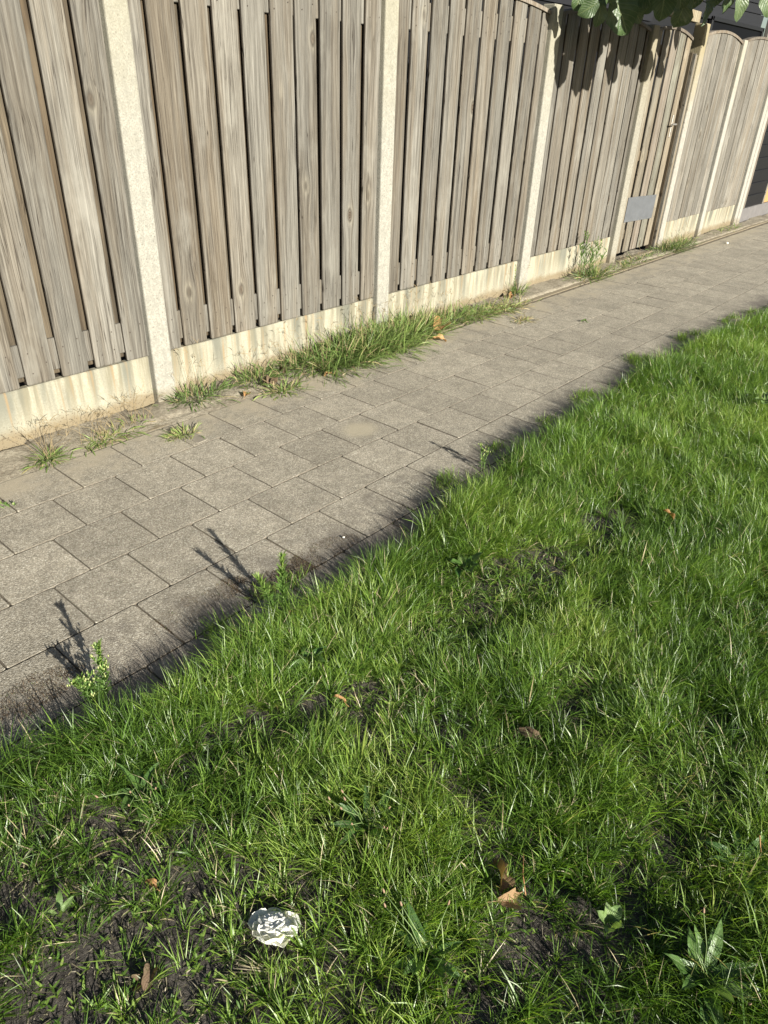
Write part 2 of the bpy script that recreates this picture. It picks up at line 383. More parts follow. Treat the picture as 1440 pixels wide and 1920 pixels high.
def np_mesh(name, V, F, tint=None, smooth=True):
    """V (n,3) floats, F list of arrays of shape (m,k) with k corners"""
    me = bpy.data.meshes.new(name)
    V = np.ascontiguousarray(V, dtype=np.float32)
    me.vertices.add(len(V))
    me.vertices.foreach_set('co', V.ravel())
    idx = np.concatenate([f.ravel() for f in F]).astype(np.int32)
    tot = np.concatenate([np.full(len(f), f.shape[1]) for f in F]).astype(np.int32)
    st = np.concatenate(([0], np.cumsum(tot)[:-1])).astype(np.int32)
    me.loops.add(len(idx)); me.loops.foreach_set('vertex_index', idx)
    me.polygons.add(len(tot)); me.polygons.foreach_set('loop_start', st); me.polygons.foreach_set('loop_total', tot)
    if smooth: me.polygons.foreach_set('use_smooth', np.ones(len(tot), dtype=bool))
    me.update(calc_edges=True)
    if tint is not None:
        a = me.attributes.new('tint', 'FLOAT', 'POINT')
        a.data.foreach_set('value', np.ascontiguousarray(tint, dtype=np.float32))
    return me

def bm_mesh(name, bm, smooth=False):
    me = bpy.data.meshes.new(name)
    bm.normal_update()
    bm.to_mesh(me); bm.free()
    if smooth: me.polygons.foreach_set('use_smooth', np.ones(len(me.polygons), dtype=bool))
    me.update()
    return me

def box_bm(x0, x1, y0, y1, z0, z1, bevel=0.0, seg=1, bm=None):
    own = bm is None
    bm = bm or bmesh.new()
    vs = [bm.verts.new(c) for c in ((x0, y0, z0), (x1, y0, z0), (x1, y1, z0), (x0, y1, z0), (x0, y0, z1), (x1, y0, z1), (x1, y1, z1), (x0, y1, z1))]
    fs = [bm.faces.new([vs[i] for i in q]) for q in ((0, 3, 2, 1), (4, 5, 6, 7), (0, 1, 5, 4), (1, 2, 6, 5), (2, 3, 7, 6), (3, 0, 4, 7))]
    if bevel and own:
        bmesh.ops.bevel(bm, geom=bm.edges[:], offset=bevel, segments=seg, affect='EDGES', profile=0.5)
    return bm

def tube(bm, pts, radii, n=6, cap=True):
    rings = []
    for i, p in enumerate(pts):
        p = Vector(p)
        a = Vector(pts[max(i - 1, 0)]); b = Vector(pts[min(i + 1, len(pts) - 1)])
        d = (b - a).normalized()
        u = d.orthogonal().normalized() if abs(d.z) > 0.9 else d.cross(Vector((0, 0, 1))).normalized()
        w = d.cross(u)
        r = radii[i] if hasattr(radii, '__len__') else radii
        rings.append([bm.verts.new(p + (u * math.cos(k * 2 * PI / n) + w * math.sin(k * 2 * PI / n)) * r) for k in range(n)])
    for a, b in zip(rings, rings[1:]):
        for k in range(n):
            bm.faces.new((a[k], a[(k + 1) % n], b[(k + 1) % n], b[k]))
    if cap:
        bm.faces.new(rings[0][::-1]); bm.faces.new(rings[-1])

def ribbons(P, az, L, W, lean, bend, seg=3, twist=0.0, tint=None):
    """curved tapering blades; returns V, F, tint"""
    n = len(P)
    dirh = np.stack([np.cos(az), np.sin(az), np.zeros(n)], 1)
    up = np.array([0, 0, 1.0])
    perp = np.stack([-np.sin(az), np.cos(az), np.zeros(n)], 1)
    tw = np.broadcast_to(np.asarray(twist, float), (n,))
    prof = {1: [1, 0], 2: [1, .8, 0], 3: [.85, 1, .72, 0], 4: [.8, 1, .9, .6, 0], 5: [.7, .95, 1, .85, .5, 0]}[seg]
    pts = [np.array(P, float)]
    cols = []
    for k in range(seg):
        th = lean + bend * ((k + 0.5) / seg)
        d = np.sin(th)[:, None] * dirh + np.cos(th)[:, None] * up
        pts.append(pts[-1] + d * (L / seg)[:, None])
    V = np.zeros((n, 2 * seg + 1, 3))
    for k in range(seg):
        th = lean + bend * (k / seg)
        nor = np.cos(th)[:, None] * dirh - np.sin(th)[:, None] * up
        a = tw * (k / seg)
        wv = np.cos(a)[:, None] * perp + np.sin(a)[:, None] * nor
        V[:, 2 * k] = pts[k] - wv * (W * prof[k] * 0.5)[:, None]
        V[:, 2 * k + 1] = pts[k] + wv * (W * prof[k] * 0.5)[:, None]
    V[:, 2 * seg] = pts[seg]
    m = 2 * seg + 1
    base = (np.arange(n) * m)[:, None]
    F = []
    for k in range(seg - 1):
        F.append(base + np.array([[2 * k, 2 * k + 1, 2 * k + 3, 2 * k + 2]]))
    F.append(base + np.array([[2 * seg - 2, 2 * seg - 1, 2 * seg]]))
    T = np.repeat(tint if tint is not None else np.full(n, .5), m)
    return V.reshape(-1, 3), F, T

def merge(parts):
    V, F, T, off = [], [], [], 0
    for v, f, t in parts:
        V.append(v); T.append(t)
        F += [q + off for q in f]
        off += len(v)
    return np.concatenate(V), F, np.concatenate(T)

_lat = rng.random((256, 256))
def vnoise(x, y, s, seed=0):
    x = x * s + seed * 17.13 + 500; y = y * s + seed * 31.7 + 500
    xi = np.floor(x).astype(int); yi = np.floor(y).astype(int)
    fx = x - xi; fy = y - yi
    fx = fx * fx * (3 - 2 * fx); fy = fy * fy * (3 - 2 * fy)
    g = lambda a, b: _lat[a % 256, b % 256]
    return (g(xi, yi) * (1 - fx) + g(xi + 1, yi) * fx) * (1 - fy) + (g(xi, yi + 1) * (1 - fx) + g(xi + 1, yi + 1) * fx) * fy

def grid_mesh(name, x0, x1, y0, y1, nx, ny, zf):
    X, Y = np.meshgrid(np.linspace(x0, x1, nx), np.linspace(y0, y1, ny))
    V = np.stack([X, Y, zf(X, Y)], -1).reshape(-1, 3)
    i = (np.arange(ny - 1)[:, None] * nx + np.arange(nx - 1)[None]).ravel()[:, None]
    return np_mesh(name, V, [i + np.array([[0, 1, nx + 1, nx]])])

# ------------------------------------------------------------------ ground
g = link('ground', np_mesh('ground', np.array([[-150, -150, -.09], [150, -150, -.09], [150, 150, -.09], [-150, 150, -.09]]), [np.array([[0, 1, 2, 3]])]), M['ground'])
tag(g, kind='structure')
g = link('garden_ground', np_mesh('garden_ground', np.array([[-8, 3.55, -.04], [26, 3.55, -.04], [26, 9, -.04], [-8, 9, -.04]]), [np.array([[0, 1, 2, 3]])]), M['garden'])
tag(g, kind='structure')

EX = [-3, .36, .53, .86, 1.15, 1.49, 1.85, 2.42, 2.84, 3.31, 4.08, 4.74, 5.49, 6.15, 7.07, 12, 30]
EY = [1.55, 1.60, 1.535, 1.47, 1.51, 1.46, 1.475, 1.545, 1.59, 1.60, 1.64, 1.69, 1.65, 1.60, 1.55, 1.56, 1.56]
def edge(x): return np.interp(x, EX, EY) + (vnoise(x, x * 0, 9.0, 3) - .5) * .05
def lawn_z(X, Y):
    z = -.004 + .030 * vnoise(X, Y, 2.3, 1) + .014 * vnoise(X, Y, 9, 2)
    e = np.clip((np.interp(X, EX, EY) + .015 - Y) / .10, -.5, 1)
    return np.where(e < 0, e * .06, .004 + z * np.clip(e, 0, 1)) - .004
lawn = link('lawn_soil', grid_mesh('lawn_soil', -3, 16, -3, 1.75, 380, 150, lawn_z), M['earth'])
tag(lawn, kind='structure')

# ------------------------------------------------------------------ pavement: bed + tiles
TX, TY = .3038, .3026
bed = link('pavement', np_mesh('pavement', np.array([[-3, 1.0, -.0062], [16, 1.0, -.0062], [16, 3.26, -.0062], [-3, 3.26, -.0062]]), [np.array([[0, 1, 2, 3]])]), M['joint'])
tag(bed, kind='structure')
def tile_mesh(name):
    a, c, b = .1496, .008, .0018
    def ringpts(s, cc, z):
        q = s - .0009
        return [(-s + cc, -q, z), (s - cc, -q, z), (s, -q + cc, z), (s, q - cc, z), (s - cc, q, z), (-s + cc, q, z), (-s, q - cc, z), (-s, -q + cc, z)]
    V = ringpts(a, c, -.045) + ringpts(a, c, -.0022) + ringpts(a - b, c, 0.0)
    F = [[16 + i for i in range(8)]]
    bm = bmesh.new()
    vs = [bm.verts.new(v) for v in V]
    bm.faces.new([vs[i] for i in F[0]])
    for r in (0, 8):
        for i in range(8):
            bm.faces.new((vs[r + i], vs[r + (i + 1) % 8], vs[r + 8 + (i + 1) % 8], vs[r + 8 + i]))
    return bm_mesh(name, bm)
tm = tile_mesh('paving_tile'); tm.materials.append(M['tile'])
tms = tile_mesh('paving_tile_sandy'); tms.materials.append(M['tile_stain'])
for j in range(-4, 3):
    yc = 2.2624 + TY * (j + .5)
    ph = 0.0 if j % 2 == 0 else .5
    for k in range(-3, 42):
        xc = .951 + TX * (k + ph + .5)
        st = (j == 0 and k == 5)
        o = link('paving_tile', tms if st else tm, None, bed)
        o.location = (xc + random.uniform(-.0012, .0012), yc + random.uniform(-.0012, .0012), random.uniform(-.0009, .0007))
        o.rotation_euler = (random.gauss(0, .003), random.gauss(0, .003), random.gauss(0, .0035) + (0 if st else random.choice((0, 0, 0, .0))))
        if st: o['label'] = 'paving tile with a large tan sand stain'
# kerb strip and sandy strip along the boards
kerb = link('kerb', np_mesh('kerb', np.array([[-3, 3.165, -.012], [16, 3.165, -.012], [16, 3.275, -.012], [-3, 3.275, -.012]]), [np.array([[0, 1, 2, 3]])]), M['joint'])
tag(kerb, kind='structure')
km = bm_mesh('kerb_stone', box_bm(-.497, .497, -.034, .034, -.08, -.001, .005, 2))
km.materials.append(M['kerb'])
for k in range(-2, 15):
    o = link('kerb_stone', km, None, kerb)
    o.location = (.22 + k + random.uniform(-.002, .002), 3.222 + random.uniform(-.004, .004) + .003 * k, random.uniform(-.003, .004))
    o.rotation_euler = (random.gauss(0, .01), random.gauss(0, .003), random.gauss(0, .004))
def verge_z(X, Y):
    u = np.clip((Y - 3.13) / .09, 0, 1)
    bur = (vnoise(X, Y * 2, 1.6, 4) - .30) * .05 * np.clip((4.4 - X) / 1.5, .0, 1) + (vnoise(X, Y, 13, 5) - .5) * .008
    edge_part = -.010 + np.clip(bur, -.006, .012) * u
    inner = .002 + .007 * vnoise(X, Y, 5, 4) + .005 * vnoise(X, Y, 21, 5) + .004 * vnoise(X, Y, 60, 8)
    k = np.clip((Y - 3.245) / .04, 0, 1)
    gapz = -.022 * np.clip((Y - 3.47) / .02, 0, 1) * (vnoise(X, Y * 0, 2.1, 6) > .55)
    return edge_part * (1 - k) + inner * k + gapz
vg = link('sandy_verge', grid_mesh('sandy_verge', -3, 16, 3.12, 3.62, 900, 36, verge_z), M['sand'])
tag(vg, kind='structure')

# ------------------------------------------------------------------ fence
YF, YP = 3.455, 3.495
def post(x0, x1, top, mat, label, depth=.11, y0=YF, name='concrete_post'):
    bm = box_bm(-(x1 - x0) / 2, (x1 - x0) / 2, 0, depth, -.3, top, .009, 2)
    o = link(name, bm_mesh(name, bm), mat)
    o.location = ((x0 + x1) / 2, y0, 0)
    o.rotation_euler = (random.gauss(0, .002), 0, 0)
    return tag(o, label, 'fence post', 'concrete posts of the fence')
post(2.042, 2.164, 2.24, M['post'], 'pale concrete fence post nearest the camera, beside the wide-gapped planks at the left')
post(3.918, 4.044, 2.24, M['post'], 'cream concrete fence post standing behind the thickest verge grass')
post(5.895, 6.035, 2.20, M['post'], 'concrete fence post whose top is half shaded by the big leaves')
post(7.775, 7.905, 2.19, M['post_yellow'], 'yellowish speckled concrete post at the hinge side of the gate')
post(9.053, 9.178, 2.285, M['post_agg'], 'tallest concrete post with dark aggregate spots at the handle side of the gate', .125)
post(10.385, 10.495, 2.21, M['post_white'], 'slim whitish concrete post between the two pale far fence panels')
post(11.80, 11.915, 2.20, M['post_white'], 'white concrete post at the end of the last far panel')
post(11.945, 12.06, 2.15, M['post_white'], 'white concrete post touching the black shed')

def zarch(u, zend, rise): return zend + rise * (1 - u * u)
def plank_mesh(w, t, z0, zl, zr, zm, bow):
    """board standing in xz, front at y=0; the top follows the arch; rounded long edges"""
    e = .005
    prof = [(-w / 2, e), (-w / 2 + e * .35, e * .35), (-w / 2 + e, 0), (0, -bow), (w / 2 - e, 0), (w / 2 - e * .35, e * .35), (w / 2, e), (w / 2, t), (-w / 2, t)]
    bm = bmesh.new()
    def top(x):
        s = x / (w / 2)
        return zm + (zr - zl) / 2 * s
    lo = [bm.verts.new((x, y, z0)) for x, y in prof]
    lo2 = [bm.verts.new((x * 1.0, y, z0 + .006)) for x, y in prof]
    hi = [bm.verts.new((x, y, top(x))) for x, y in prof]
    for i in range(len(lo)):
        v = lo[i]
        v.co.x *= (1 - .008 / w); v.co.y += .0025 if i < 7 else 0
    n = len(prof)
    for a, b in ((lo, lo2), (lo2, hi)):
        for i in range(n):
            bm.faces.new((a[i], a[(i + 1) % n], b[(i + 1) % n], b[i]))
    bm.faces.new(lo[::-1]); bm.faces.new(hi)
    me = bm_mesh('plank', bm)
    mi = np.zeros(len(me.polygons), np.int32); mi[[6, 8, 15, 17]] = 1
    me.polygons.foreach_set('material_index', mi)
    return me

def panel(xa, xb, lefts, w, zend, rise, label, mat, zbot=.285, y=YP, back=True, name='fence_panel', cat='fence panel', group='wooden fence panels between concrete posts', rails=True, mats=None, cop=True):
    xm = (xa + xb) / 2
    half = (xb - xa) / 2
    root = thing(name, (xm, y, 0), label, cat, group)
    arch = lambda x: zarch(max(-1.1, min(1.1, (x - xm) / half)), zend, rise)
    scr = bmesh.new()
    def put(x0, ww, yo, m, t=.016, zb=zbot):
        ww = ww + random.uniform(-.003, .003)
        xc = x0 + ww / 2
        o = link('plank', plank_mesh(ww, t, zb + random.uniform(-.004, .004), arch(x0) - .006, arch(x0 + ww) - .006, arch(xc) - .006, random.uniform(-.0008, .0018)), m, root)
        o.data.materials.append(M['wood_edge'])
        o.location = (xc - xm, yo + random.uniform(-.001, .001), 0)
        o.rotation_euler = (random.gauss(0, .0012), random.gauss(0, .0016), random.gauss(0, .008))
        return xc
    for i, x0 in enumerate(lefts):
        ww = w[i] if hasattr(w, '__len__') else w
        xc = put(x0, ww, 0, (mats or {}).get(i, mat))
        for zz in (.36, .45, 1.97, 2.06):
            for s in (-1, 1):
                cx, cz = xc - xm + s * ww * .27 + random.uniform(-.01, .01), zz + random.uniform(-.012, .012) + s * .012
                bmesh.ops.create_circle(scr, cap_ends=True, radius=.0036, segments=7, matrix=Matrix.Translation((cx, -.0028, cz)) @ Matrix.Rotation(PI / 2, 4, 'X'))
    if rails:
        for z0, z1 in ((.327, .487), (1.93, 2.085)):
            o = link('rail', bm_mesh('rail', box_bm(-half - .02, half + .02, 0, .02, z0, z1, .003)), M['wood'], root)
            o.location = (0, .0185, 0)
            o['label'] = 'horizontal rail behind the planks'
    if back:
        for a, b in zip(range(len(lefts) - 1), range(1, len(lefts))):
            wa = w[a] if hasattr(w, '__len__') else w
            mid = (lefts[a] + wa + lefts[b]) / 2
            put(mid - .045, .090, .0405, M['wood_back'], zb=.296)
    tag(link('screw_head', bm_mesh('screw_head', scr), M['screw'], root), 'dark screw heads in the planks', kind='stuff')
    if cop:
        bm = bmesh.new()
        N = 14
        rings = []
        for i in range(N + 1):
            x = -half + 2 * half * i / N
            z = arch(x + xm)
            rings.append([bm.verts.new((x, yy, z + zz)) for yy, zz in ((-.016, -.012), (-.016, .012), (-.012, .015), (.058, .015), (.058, -.012))])
        for a, b in zip(rings, rings[1:]):
            for k in range(5): bm.faces.new((a[k], b[k], b[(k + 1) % 5], a[(k + 1) % 5]))
        bm.faces.new(rings[0]); bm.faces.new(rings[-1][::-1])
        bmesh.ops.recalc_face_normals(bm, faces=bm.faces[:])
        link('coping_strip', bm_mesh('coping_strip', bm), M['wood_pink'], root)
    return root

panel(.16, 2.042, [1.912 - .184 * k for k in range(10)][::-1], .146, 2.15, .08, 'nearest fence panel of wide planks with brown strips in the gaps, left of all posts', M['wood'])
panel(2.164, 3.918, [2.100 + .1868 * k for k in range(10)], .157, 2.15, .08, 'fence panel with black gaps between the nearest post and the thickest verge grass', M['wood'])
panel(4.044, 5.895, [4.028 + .1975 * k for k in range(10)], .163, 2.142, .07, 'fence panel with narrow looking planks, just left of the post shaded by leaves', M['wood'])
panel(6.035, 7.775, [5.99, 6.197, 6.428, 6.622, 6.811, 6.994, 7.177, 7.352, 7.548, 7.728], [.185, .192, .160, .153, .153, .158, .164, .177, .146, .105], 2.142, .086, 'fence panel with a jagged leaf shadow across its top, left of the gate', M['wood'])
panel(9.178, 10.385, [9.19, 9.30, 9.49, 9.66, 9.86, 10.045, 10.21], [.105, .172, .152, .185, .170, .15, .16], 2.178, .07, 'pale narrow fence panel with arched top just right of the tall gate post', M['wood_far'], back=False)
panel(10.495, 11.80, [10.49, 10.64, 10.815, 11.005, 11.20, 11.365, 11.55], [.14, .16, .175, .18, .152, .17, .25], 2.195, .07, 'pale narrow fence panel farthest along, ending at the two white posts', M['wood_far'], back=False)

def board(xa, xb, top, label):
    bm = bmesh.new()
    n = max(6, int((xb - xa) / .12))
    rings = []
    for i in range(n + 1):
        x = xa + (xb - xa) * i / n
        dz = random.uniform(-.0015, .0015)
        rings.append([bm.verts.new((x, yy, zz)) for yy, zz in ((.002, -.15), (.002, top - .006 + dz), (.008, top + dz), (.04, top + dz), (.04, -.15))])
    for a, b in zip(rings, rings[1:]):
        for k in range(5): bm.faces.new((a[k], b[k], b[(k + 1) % 5], a[(k + 1) % 5]))
    bm.faces.new(rings[0]); bm.faces.new(rings[-1][::-1])
    bmesh.ops.recalc_face_normals(bm, faces=bm.faces[:])
    xm = (xa + xb) / 2
    bmesh.ops.translate(bm, vec=(-xm, 0, 0), verts=bm.verts[:])
    o = link('concrete_base_board', bm_mesh('concrete_base_board', bm), M['board'])
    o.location = (xm, YP + .006, 0)
    tag(o, label, 'base board', 'stained concrete boards under the fence panels')
board(.16, 2.052, .277, 'streaked cream concrete board under the nearest fence panel at the left edge')
board(2.154, 3.928, .277, 'streaked cream concrete board behind the long run of verge grass')
board(4.034, 5.905, .276, 'streaked concrete board behind the large fallen orange leaf')
board(6.025, 7.785, .278, 'cream concrete board with the tall airy weed growing in front')
board(9.168, 10.395, .296, 'bright concrete board right of the gate grass clump')
board(10.485, 11.81, .307, 'concrete board with an orange rust streak beside the white end posts')

# ------------------------------------------------------------------ gate
GY = 3.53
gate = panel(7.93, 8.93, [8.03, 8.225, 8.42, 8.615, 8.815], [.14, .155, .155, .155, .135], 2.137, .065, 'narrow arched wooden garden gate with a zinc patch near its foot', M['wood_gate'], zbot=.058, y=GY, back=False, name='garden_gate', cat='gate', group=None, rails=False, mats={3: M['wood_green'], 2: M['wood_pink']})
for z0, z1 in ((.2, .3), (1.0, 1.1), (1.95, 2.05)):
    o = link('cross_bar', bm_mesh('cross_bar', box_bm(-.47, .47, 0, .03, z0, z1, .003)), M['wood_post'], gate); o.location = (0, .018, 0)
#bk = link('back_sheet', bm_mesh('back_sheet', box_bm(-.47, .47, 0, .006, .06, 2.1)), M['wood_post'], gate)
bm = box_bm(-.375, .375, 0, .0025, -.128, .128, .001)
zp = link('metal_patch', bm_mesh('metal_patch', bm), M['zinc'], gate)
zp.location = (8.475 - 8.43, -.0075, .508)
zp.rotation_euler = (0, .028, 0)
zp['label'] = 'grey zinc sheet nailed over the lower planks'
bm = bmesh.new()
for i in range(9): bmesh.ops.create_circle(bm, cap_ends=True, radius=.005, segments=6, matrix=Matrix.Translation((-.36 + .09 * i, -.0008, .115)) @ Matrix.Rotation(PI / 2, 4, 'X'))
for i in range(9): bmesh.ops.create_circle(bm, cap_ends=True, radius=.005, segments=6, matrix=Matrix.Translation((-.36 + .09 * i, -.0008, -.115)) @ Matrix.Rotation(PI / 2, 4, 'X'))
tag(link('nail', bm_mesh('nail', bm), M['steel'], zp), kind='stuff')
hd = link('handle', bm_mesh('handle', box_bm(-.018, .018, -.006, 0, -.11, .11, .003)), M['steel'], gate)
hd.location = (8.865 - 8.43, -.004, 1.325)
bm = bmesh.new(); tube(bm, [(0, -.004, .02), (0, -.05, .02), (-.02, -.058, .02), (-.125, -.055, .02)], .009, 8)
link('lever', bm_mesh('lever', bm), M['steel'], hd)
bm = bmesh.new(); tube(bm, [(0, -.004, -.06), (0, -.014, -.06)], .011, 8)
link('lock_cylinder', bm_mesh('lock_cylinder', bm), M['steel'], hd)
# jamb between gate and tall post
jb = thing('gate_jamb', (8.985, YF, 0), 'brown wooden jamb with pale front edge between gate and tall post', 'gate jamb')
o = link('jamb_board', bm_mesh('jamb_board', box_bm(-.028, .010, .045, .11, -.05, 2.02, .003)), M['wood_post'], jb)
o = link('stop_batten', bm_mesh('stop_batten', box_bm(-.018, .002, .012, .044, -.03, 2.01, .002)), M['wood_far'], jb)
o = link('packing_strip', bm_mesh('packing_strip', box_bm(.012, .066, .022, .10, -.05, 2.0, .003)), M['wood_gate'], jb)
# threshold
th = link('threshold_stone', bm_mesh('threshold_stone', box_bm(-.47, .47, -.03, .03, -.08, .018, .006, 2)), M['kerb'])
th.location = (8.38, 3.44, 0)
tag(th, 'narrow sandy concrete threshold strip lying in front of the gate', 'threshold')
# beam over the gate
bmn = link('wooden_beam', bm_mesh('wooden_beam', box_bm(-1.2, 0, -.03, .03, -.05, .05, .004)), M['beam'])
bmn.location = (9.19, 3.62, 2.345)
bmn.rotation_euler = (0, .0, .06)
tag(bmn, 'cream wooden beam running over the gate, just under the hanging leaves', 'beam')

# ------------------------------------------------------------------ sheds
bs = thing('black_shed', (13.4, 3.5, 0), 'black clad shed wall beyond the white posts at the right edge', 'shed')
o = link('plinth', bm_mesh('plinth', box_bm(-1.32, 4.2, .0, .16, -.1, .185, .006)), M['shed_base'], bs)
o = link('corner_trim', bm_mesh('corner_trim', box_bm(-1.30, -1.13, -.004, .03, .19, 2.4, .003)), M['wood_pink'], bs)
cm = bm_mesh('cladding_board', box_bm(-.42, .42, 0, .022, 0, .168, .003)); cm.materials.append(M['black_wood'])
for k in range(13):
    o = link('cladding_board', cm, None, bs)
    o.location = (-.70, .006, .195 + .17 * k)
    o.rotation_euler = (.11, 0, random.gauss(0, .002))
o = link('door_frame', bm_mesh('door_frame', box_bm(-.27, -.21, -.006, .06, .19, 2.2, .003)), M['wood_far'], bs)
o = link('door_panel', bm_mesh('door_panel', box_bm(-.20, .8, .02, .05, .19, .50, .003)), M['orange_wood'], bs)
o = link('door_glass', bm_mesh('door_glass', box_bm(-.20, .8, .025, .045, .505, 2.2, .001)), M['glass'], bs)
o = link('back_wall', bm_mesh('back_wall', box_bm(-1.3, 4.2, .07, .15, .19, 2.2)), M['black_wood'], bs)

gs = thing('garden_shed', (8.0, 5.6, 0), 'dark stained garden shed behind the fence, its left run added to darken the fence gaps', 'shed')
lb = bm_mesh('cladding_board', box_bm(-2.498, 2.498, 0, .03, 0, .226, .004)); lb.materials.append(M['black_wood'])
lg = bm_mesh('upper_cladding_board', box_bm(-2.498, 2.498, 0, .03, 0, .146, .004)); lg.materials.append(M['grey_wood'])
for sx in range(-2, 1):  # unseen shed run to the left, added so the fence gaps look dark
    for k in range(11):
        o = link('cladding_board', lb, None, gs)
        o.location = (sx * 5.0 + 2.0, .02, .02 + .23 * k); o.rotation_euler = (.10, 0, 0)
    for k in range(8):
        o = link('cladding_board', lg, None, gs)
        o.location = (sx * 5.0 + 2.0, .02, 2.56 + .15 * k); o.rotation_euler = (.12, 0, 0)
for k in range(3):
    o = link('cladding_board', bm_mesh('cladding_board', box_bm(-2.49, 2.49, -.006, .03, 0, (.20, .14, .15)[k], .004)), M['grey_wood'], gs)
    o.location = (7.02, .015 - .03 * k, 2.76 + (.0, .205, .35)[k]); o.rotation_euler = (.07, -.012, 0)
wf = link('window', bm_mesh('window', box_bm(-1.35, 1.35, 0, .02, -.62, .62)), M['glass'], gs); wf.location = (8.25, .01, 2.12)
for nm, q in (('frame_bar', (-1.42, -1.35, -.68, .68)), ('frame_bar', (1.35, 1.42, -.68, .68)), ('frame_bar', (-1.42, 1.42, -.68, -.62)), ('frame_bar', (-1.42, 1.42, .62, .68))):
    link(nm, bm_mesh(nm, box_bm(q[0] * .998, q[1] * .998, -.035, .03, q[2], q[3], .003)), M['black_wood'], wf)
o = link('corner_trim', bm_mesh('corner_trim', box_bm(-.06, .06, -.05, .03, 0, 3.4, .004)), M['wood_far'], gs); o.location = (9.93, 0, 0)
o = link('side_wall', bm_mesh('side_wall', box_bm(-13.0, 9.5, .06, .16, 0, 3.7)), M['black_wood'], gs)

# ------------------------------------------------------------------ lawn grass
BARE = [(1.948, 1.0, .34, .10, .9), (1.189, .974, .10, .09, .85), (.298, 1.224, .16, .12, .8), (.357, .848, .22, .12, .75), (1.586, .203, .16, .08, .75),
        (.926, .208, .13, .09, .55), (1.398, .115, .13, .08, .7), (.143, .928, .16, .10, .8), (.409, .711, .12, .07, .8), (1.582, 1.097, .16, .09, .65),
        (.36, 1.02, .15, .07, .7), (1.694, .501, .10, .07, .7), (1.538, 1.497, .12, .06, .6), (.93, 1.15, .12, .06, .55), (1.1, .55, .1, .06, .5),
        (.75, .30, .10, .06, .55), (.534, .731, .055, .05, .97), (.95, .40, .075, .05, .8), (1.36, .60, .05, .05, .7), (1.9, 1.17, .08, .06, .7),
        (.701, .421, .05, .04, .4), (.845, .726, .07, .05, .5), (1.056, -.04, .05, .04, .4), (.515, 1.232, .08, .06, .6), (.28, .821, .06, .05, .8), (2.35, .25, .15, .1, .4)]
def bare(x, y, g=1.3):
    b = np.zeros_like(x)
    wx = x + (vnoise(x, y, 11, 31) - .5) * .14; wy = y + (vnoise(x, y, 11, 32) - .5) * .12
    for cx, cy, rx, ry, s in BARE:
        d = ((wx - cx) / rx / g) ** 2 + ((wy - cy) / ry / g) ** 2
        b = np.maximum(b, .84 * s * np.clip(1.5 - d, 0, 1))
    return b
def blades(x, y, hs=1.0, dense=True):
    n = len(x)
    return n
def lawn_mesh(ntuft, per, x0, x1, y0, y1, seed):
    r = np.random.default_rng(seed)
    tx = r.uniform(x0, x1, ntuft); ty = r.uniform(y0, y1, ntuft)
    ok = (ty < edge(tx)) & (ty > (tx - 1.15) * .29 - .75) & (ty > -.75)
    bb = bare(tx, ty)
    sparse = np.clip((1.5 - tx) / 1.2, 0, 1) * np.clip((1.45 - ty) / .9, 0, 1)
    dens = (1 - bb) * (1 - .62 * sparse) * np.clip(.15 + 1.55 * vnoise(tx, ty, 7.0, 11) * (1 - .3 * sparse), 0, 1)
    ok &= r.random(ntuft) < dens
    tx, ty, bb, sparse = tx[ok], ty[ok], bb[ok], sparse[ok]
    m = len(tx)
    k = r.poisson(per, m) + 2
    ti = np.repeat(np.arange(m), k)
    n = len(ti)
    rad = r.uniform(.004, .022, m)
    a0 = r.uniform(0, 2 * PI, n)
    rr = np.sqrt(r.random(n)) * rad[ti]
    x = tx[ti] + rr * np.cos(a0); y = ty[ti] + rr * np.sin(a0)
    hgt = (.050 + .052 * vnoise(tx, ty, 3.2, 12) + .034 * r.random(m)) * (1 - .42 * bare(tx, ty, 1.8)) * (1 - .20 * sparse)
    hgt *= 1 + .35 * (r.random(m) < .10)
    e = edge(tx) - ty
    hgt *= np.where(e < .10, 1.18, 1.0)
    L = hgt[ti] * r.uniform(.5, 1.35, n)
    fa = 2 * PI * vnoise(tx, ty, 1.7, 13) * 2
    fs = .12 + .55 * vnoise(tx, ty, 2.6, 14) ** 2
    lx = np.cos(a0) * r.uniform(.1, .9, n) + (np.cos(fa) * fs)[ti] * 1.2 + r.normal(0, .34, n)
    ly = np.sin(a0) * r.uniform(.1, .9, n) + (np.sin(fa) * fs)[ti] * 1.2 + r.normal(0, .34, n)
    az = np.arctan2(ly, lx)
    mag = np.hypot(lx, ly) * (1 + .8 * bb[ti])
    lean = np.clip(mag * .55, 0, 1.25) + .05
    bend = np.clip(r.gamma(2.0, .42, n), .05, 1.9)
    W = (r.uniform(.0012, .0024, n) + .0020 * (r.random(n) < .05)) * np.where(tx[ti] > 3, 1.0, 1.0) * (1 + .25 * (r.random(m) < .2)[ti])
    L = np.minimum(L, .15)
    tt = .12 + .62 * vnoise(tx, ty, 2.2, 15) * .75 + .28 * vnoise(tx, ty, 14, 16) + r.normal(0, .05, m)
    tint = np.clip(tt[ti] - .03 + .05 * sparse[ti] + r.normal(0, .17, n), 0, .90)
    dead = r.random(n) < (.022 + .10 * bb[ti] + .02 * sparse[ti])
    tint = np.where(dead, r.uniform(.95, 1.0, n), tint)
    z = lawn_z(x, y) - .002
    P = np.stack([x, y, z], 1)
    return ribbons(P, az, L, W, lean, bend, 3, r.normal(0, .9, n), tint)
parts = [lawn_mesh(15000, 24, -.35, 2.6, -.8, 1.75, 101), lawn_mesh(10500, 21, 2.6, 6.0, -.4, 1.8, 102), lawn_mesh(3800, 15, 6.0, 10.0, .6, 1.8, 103)]
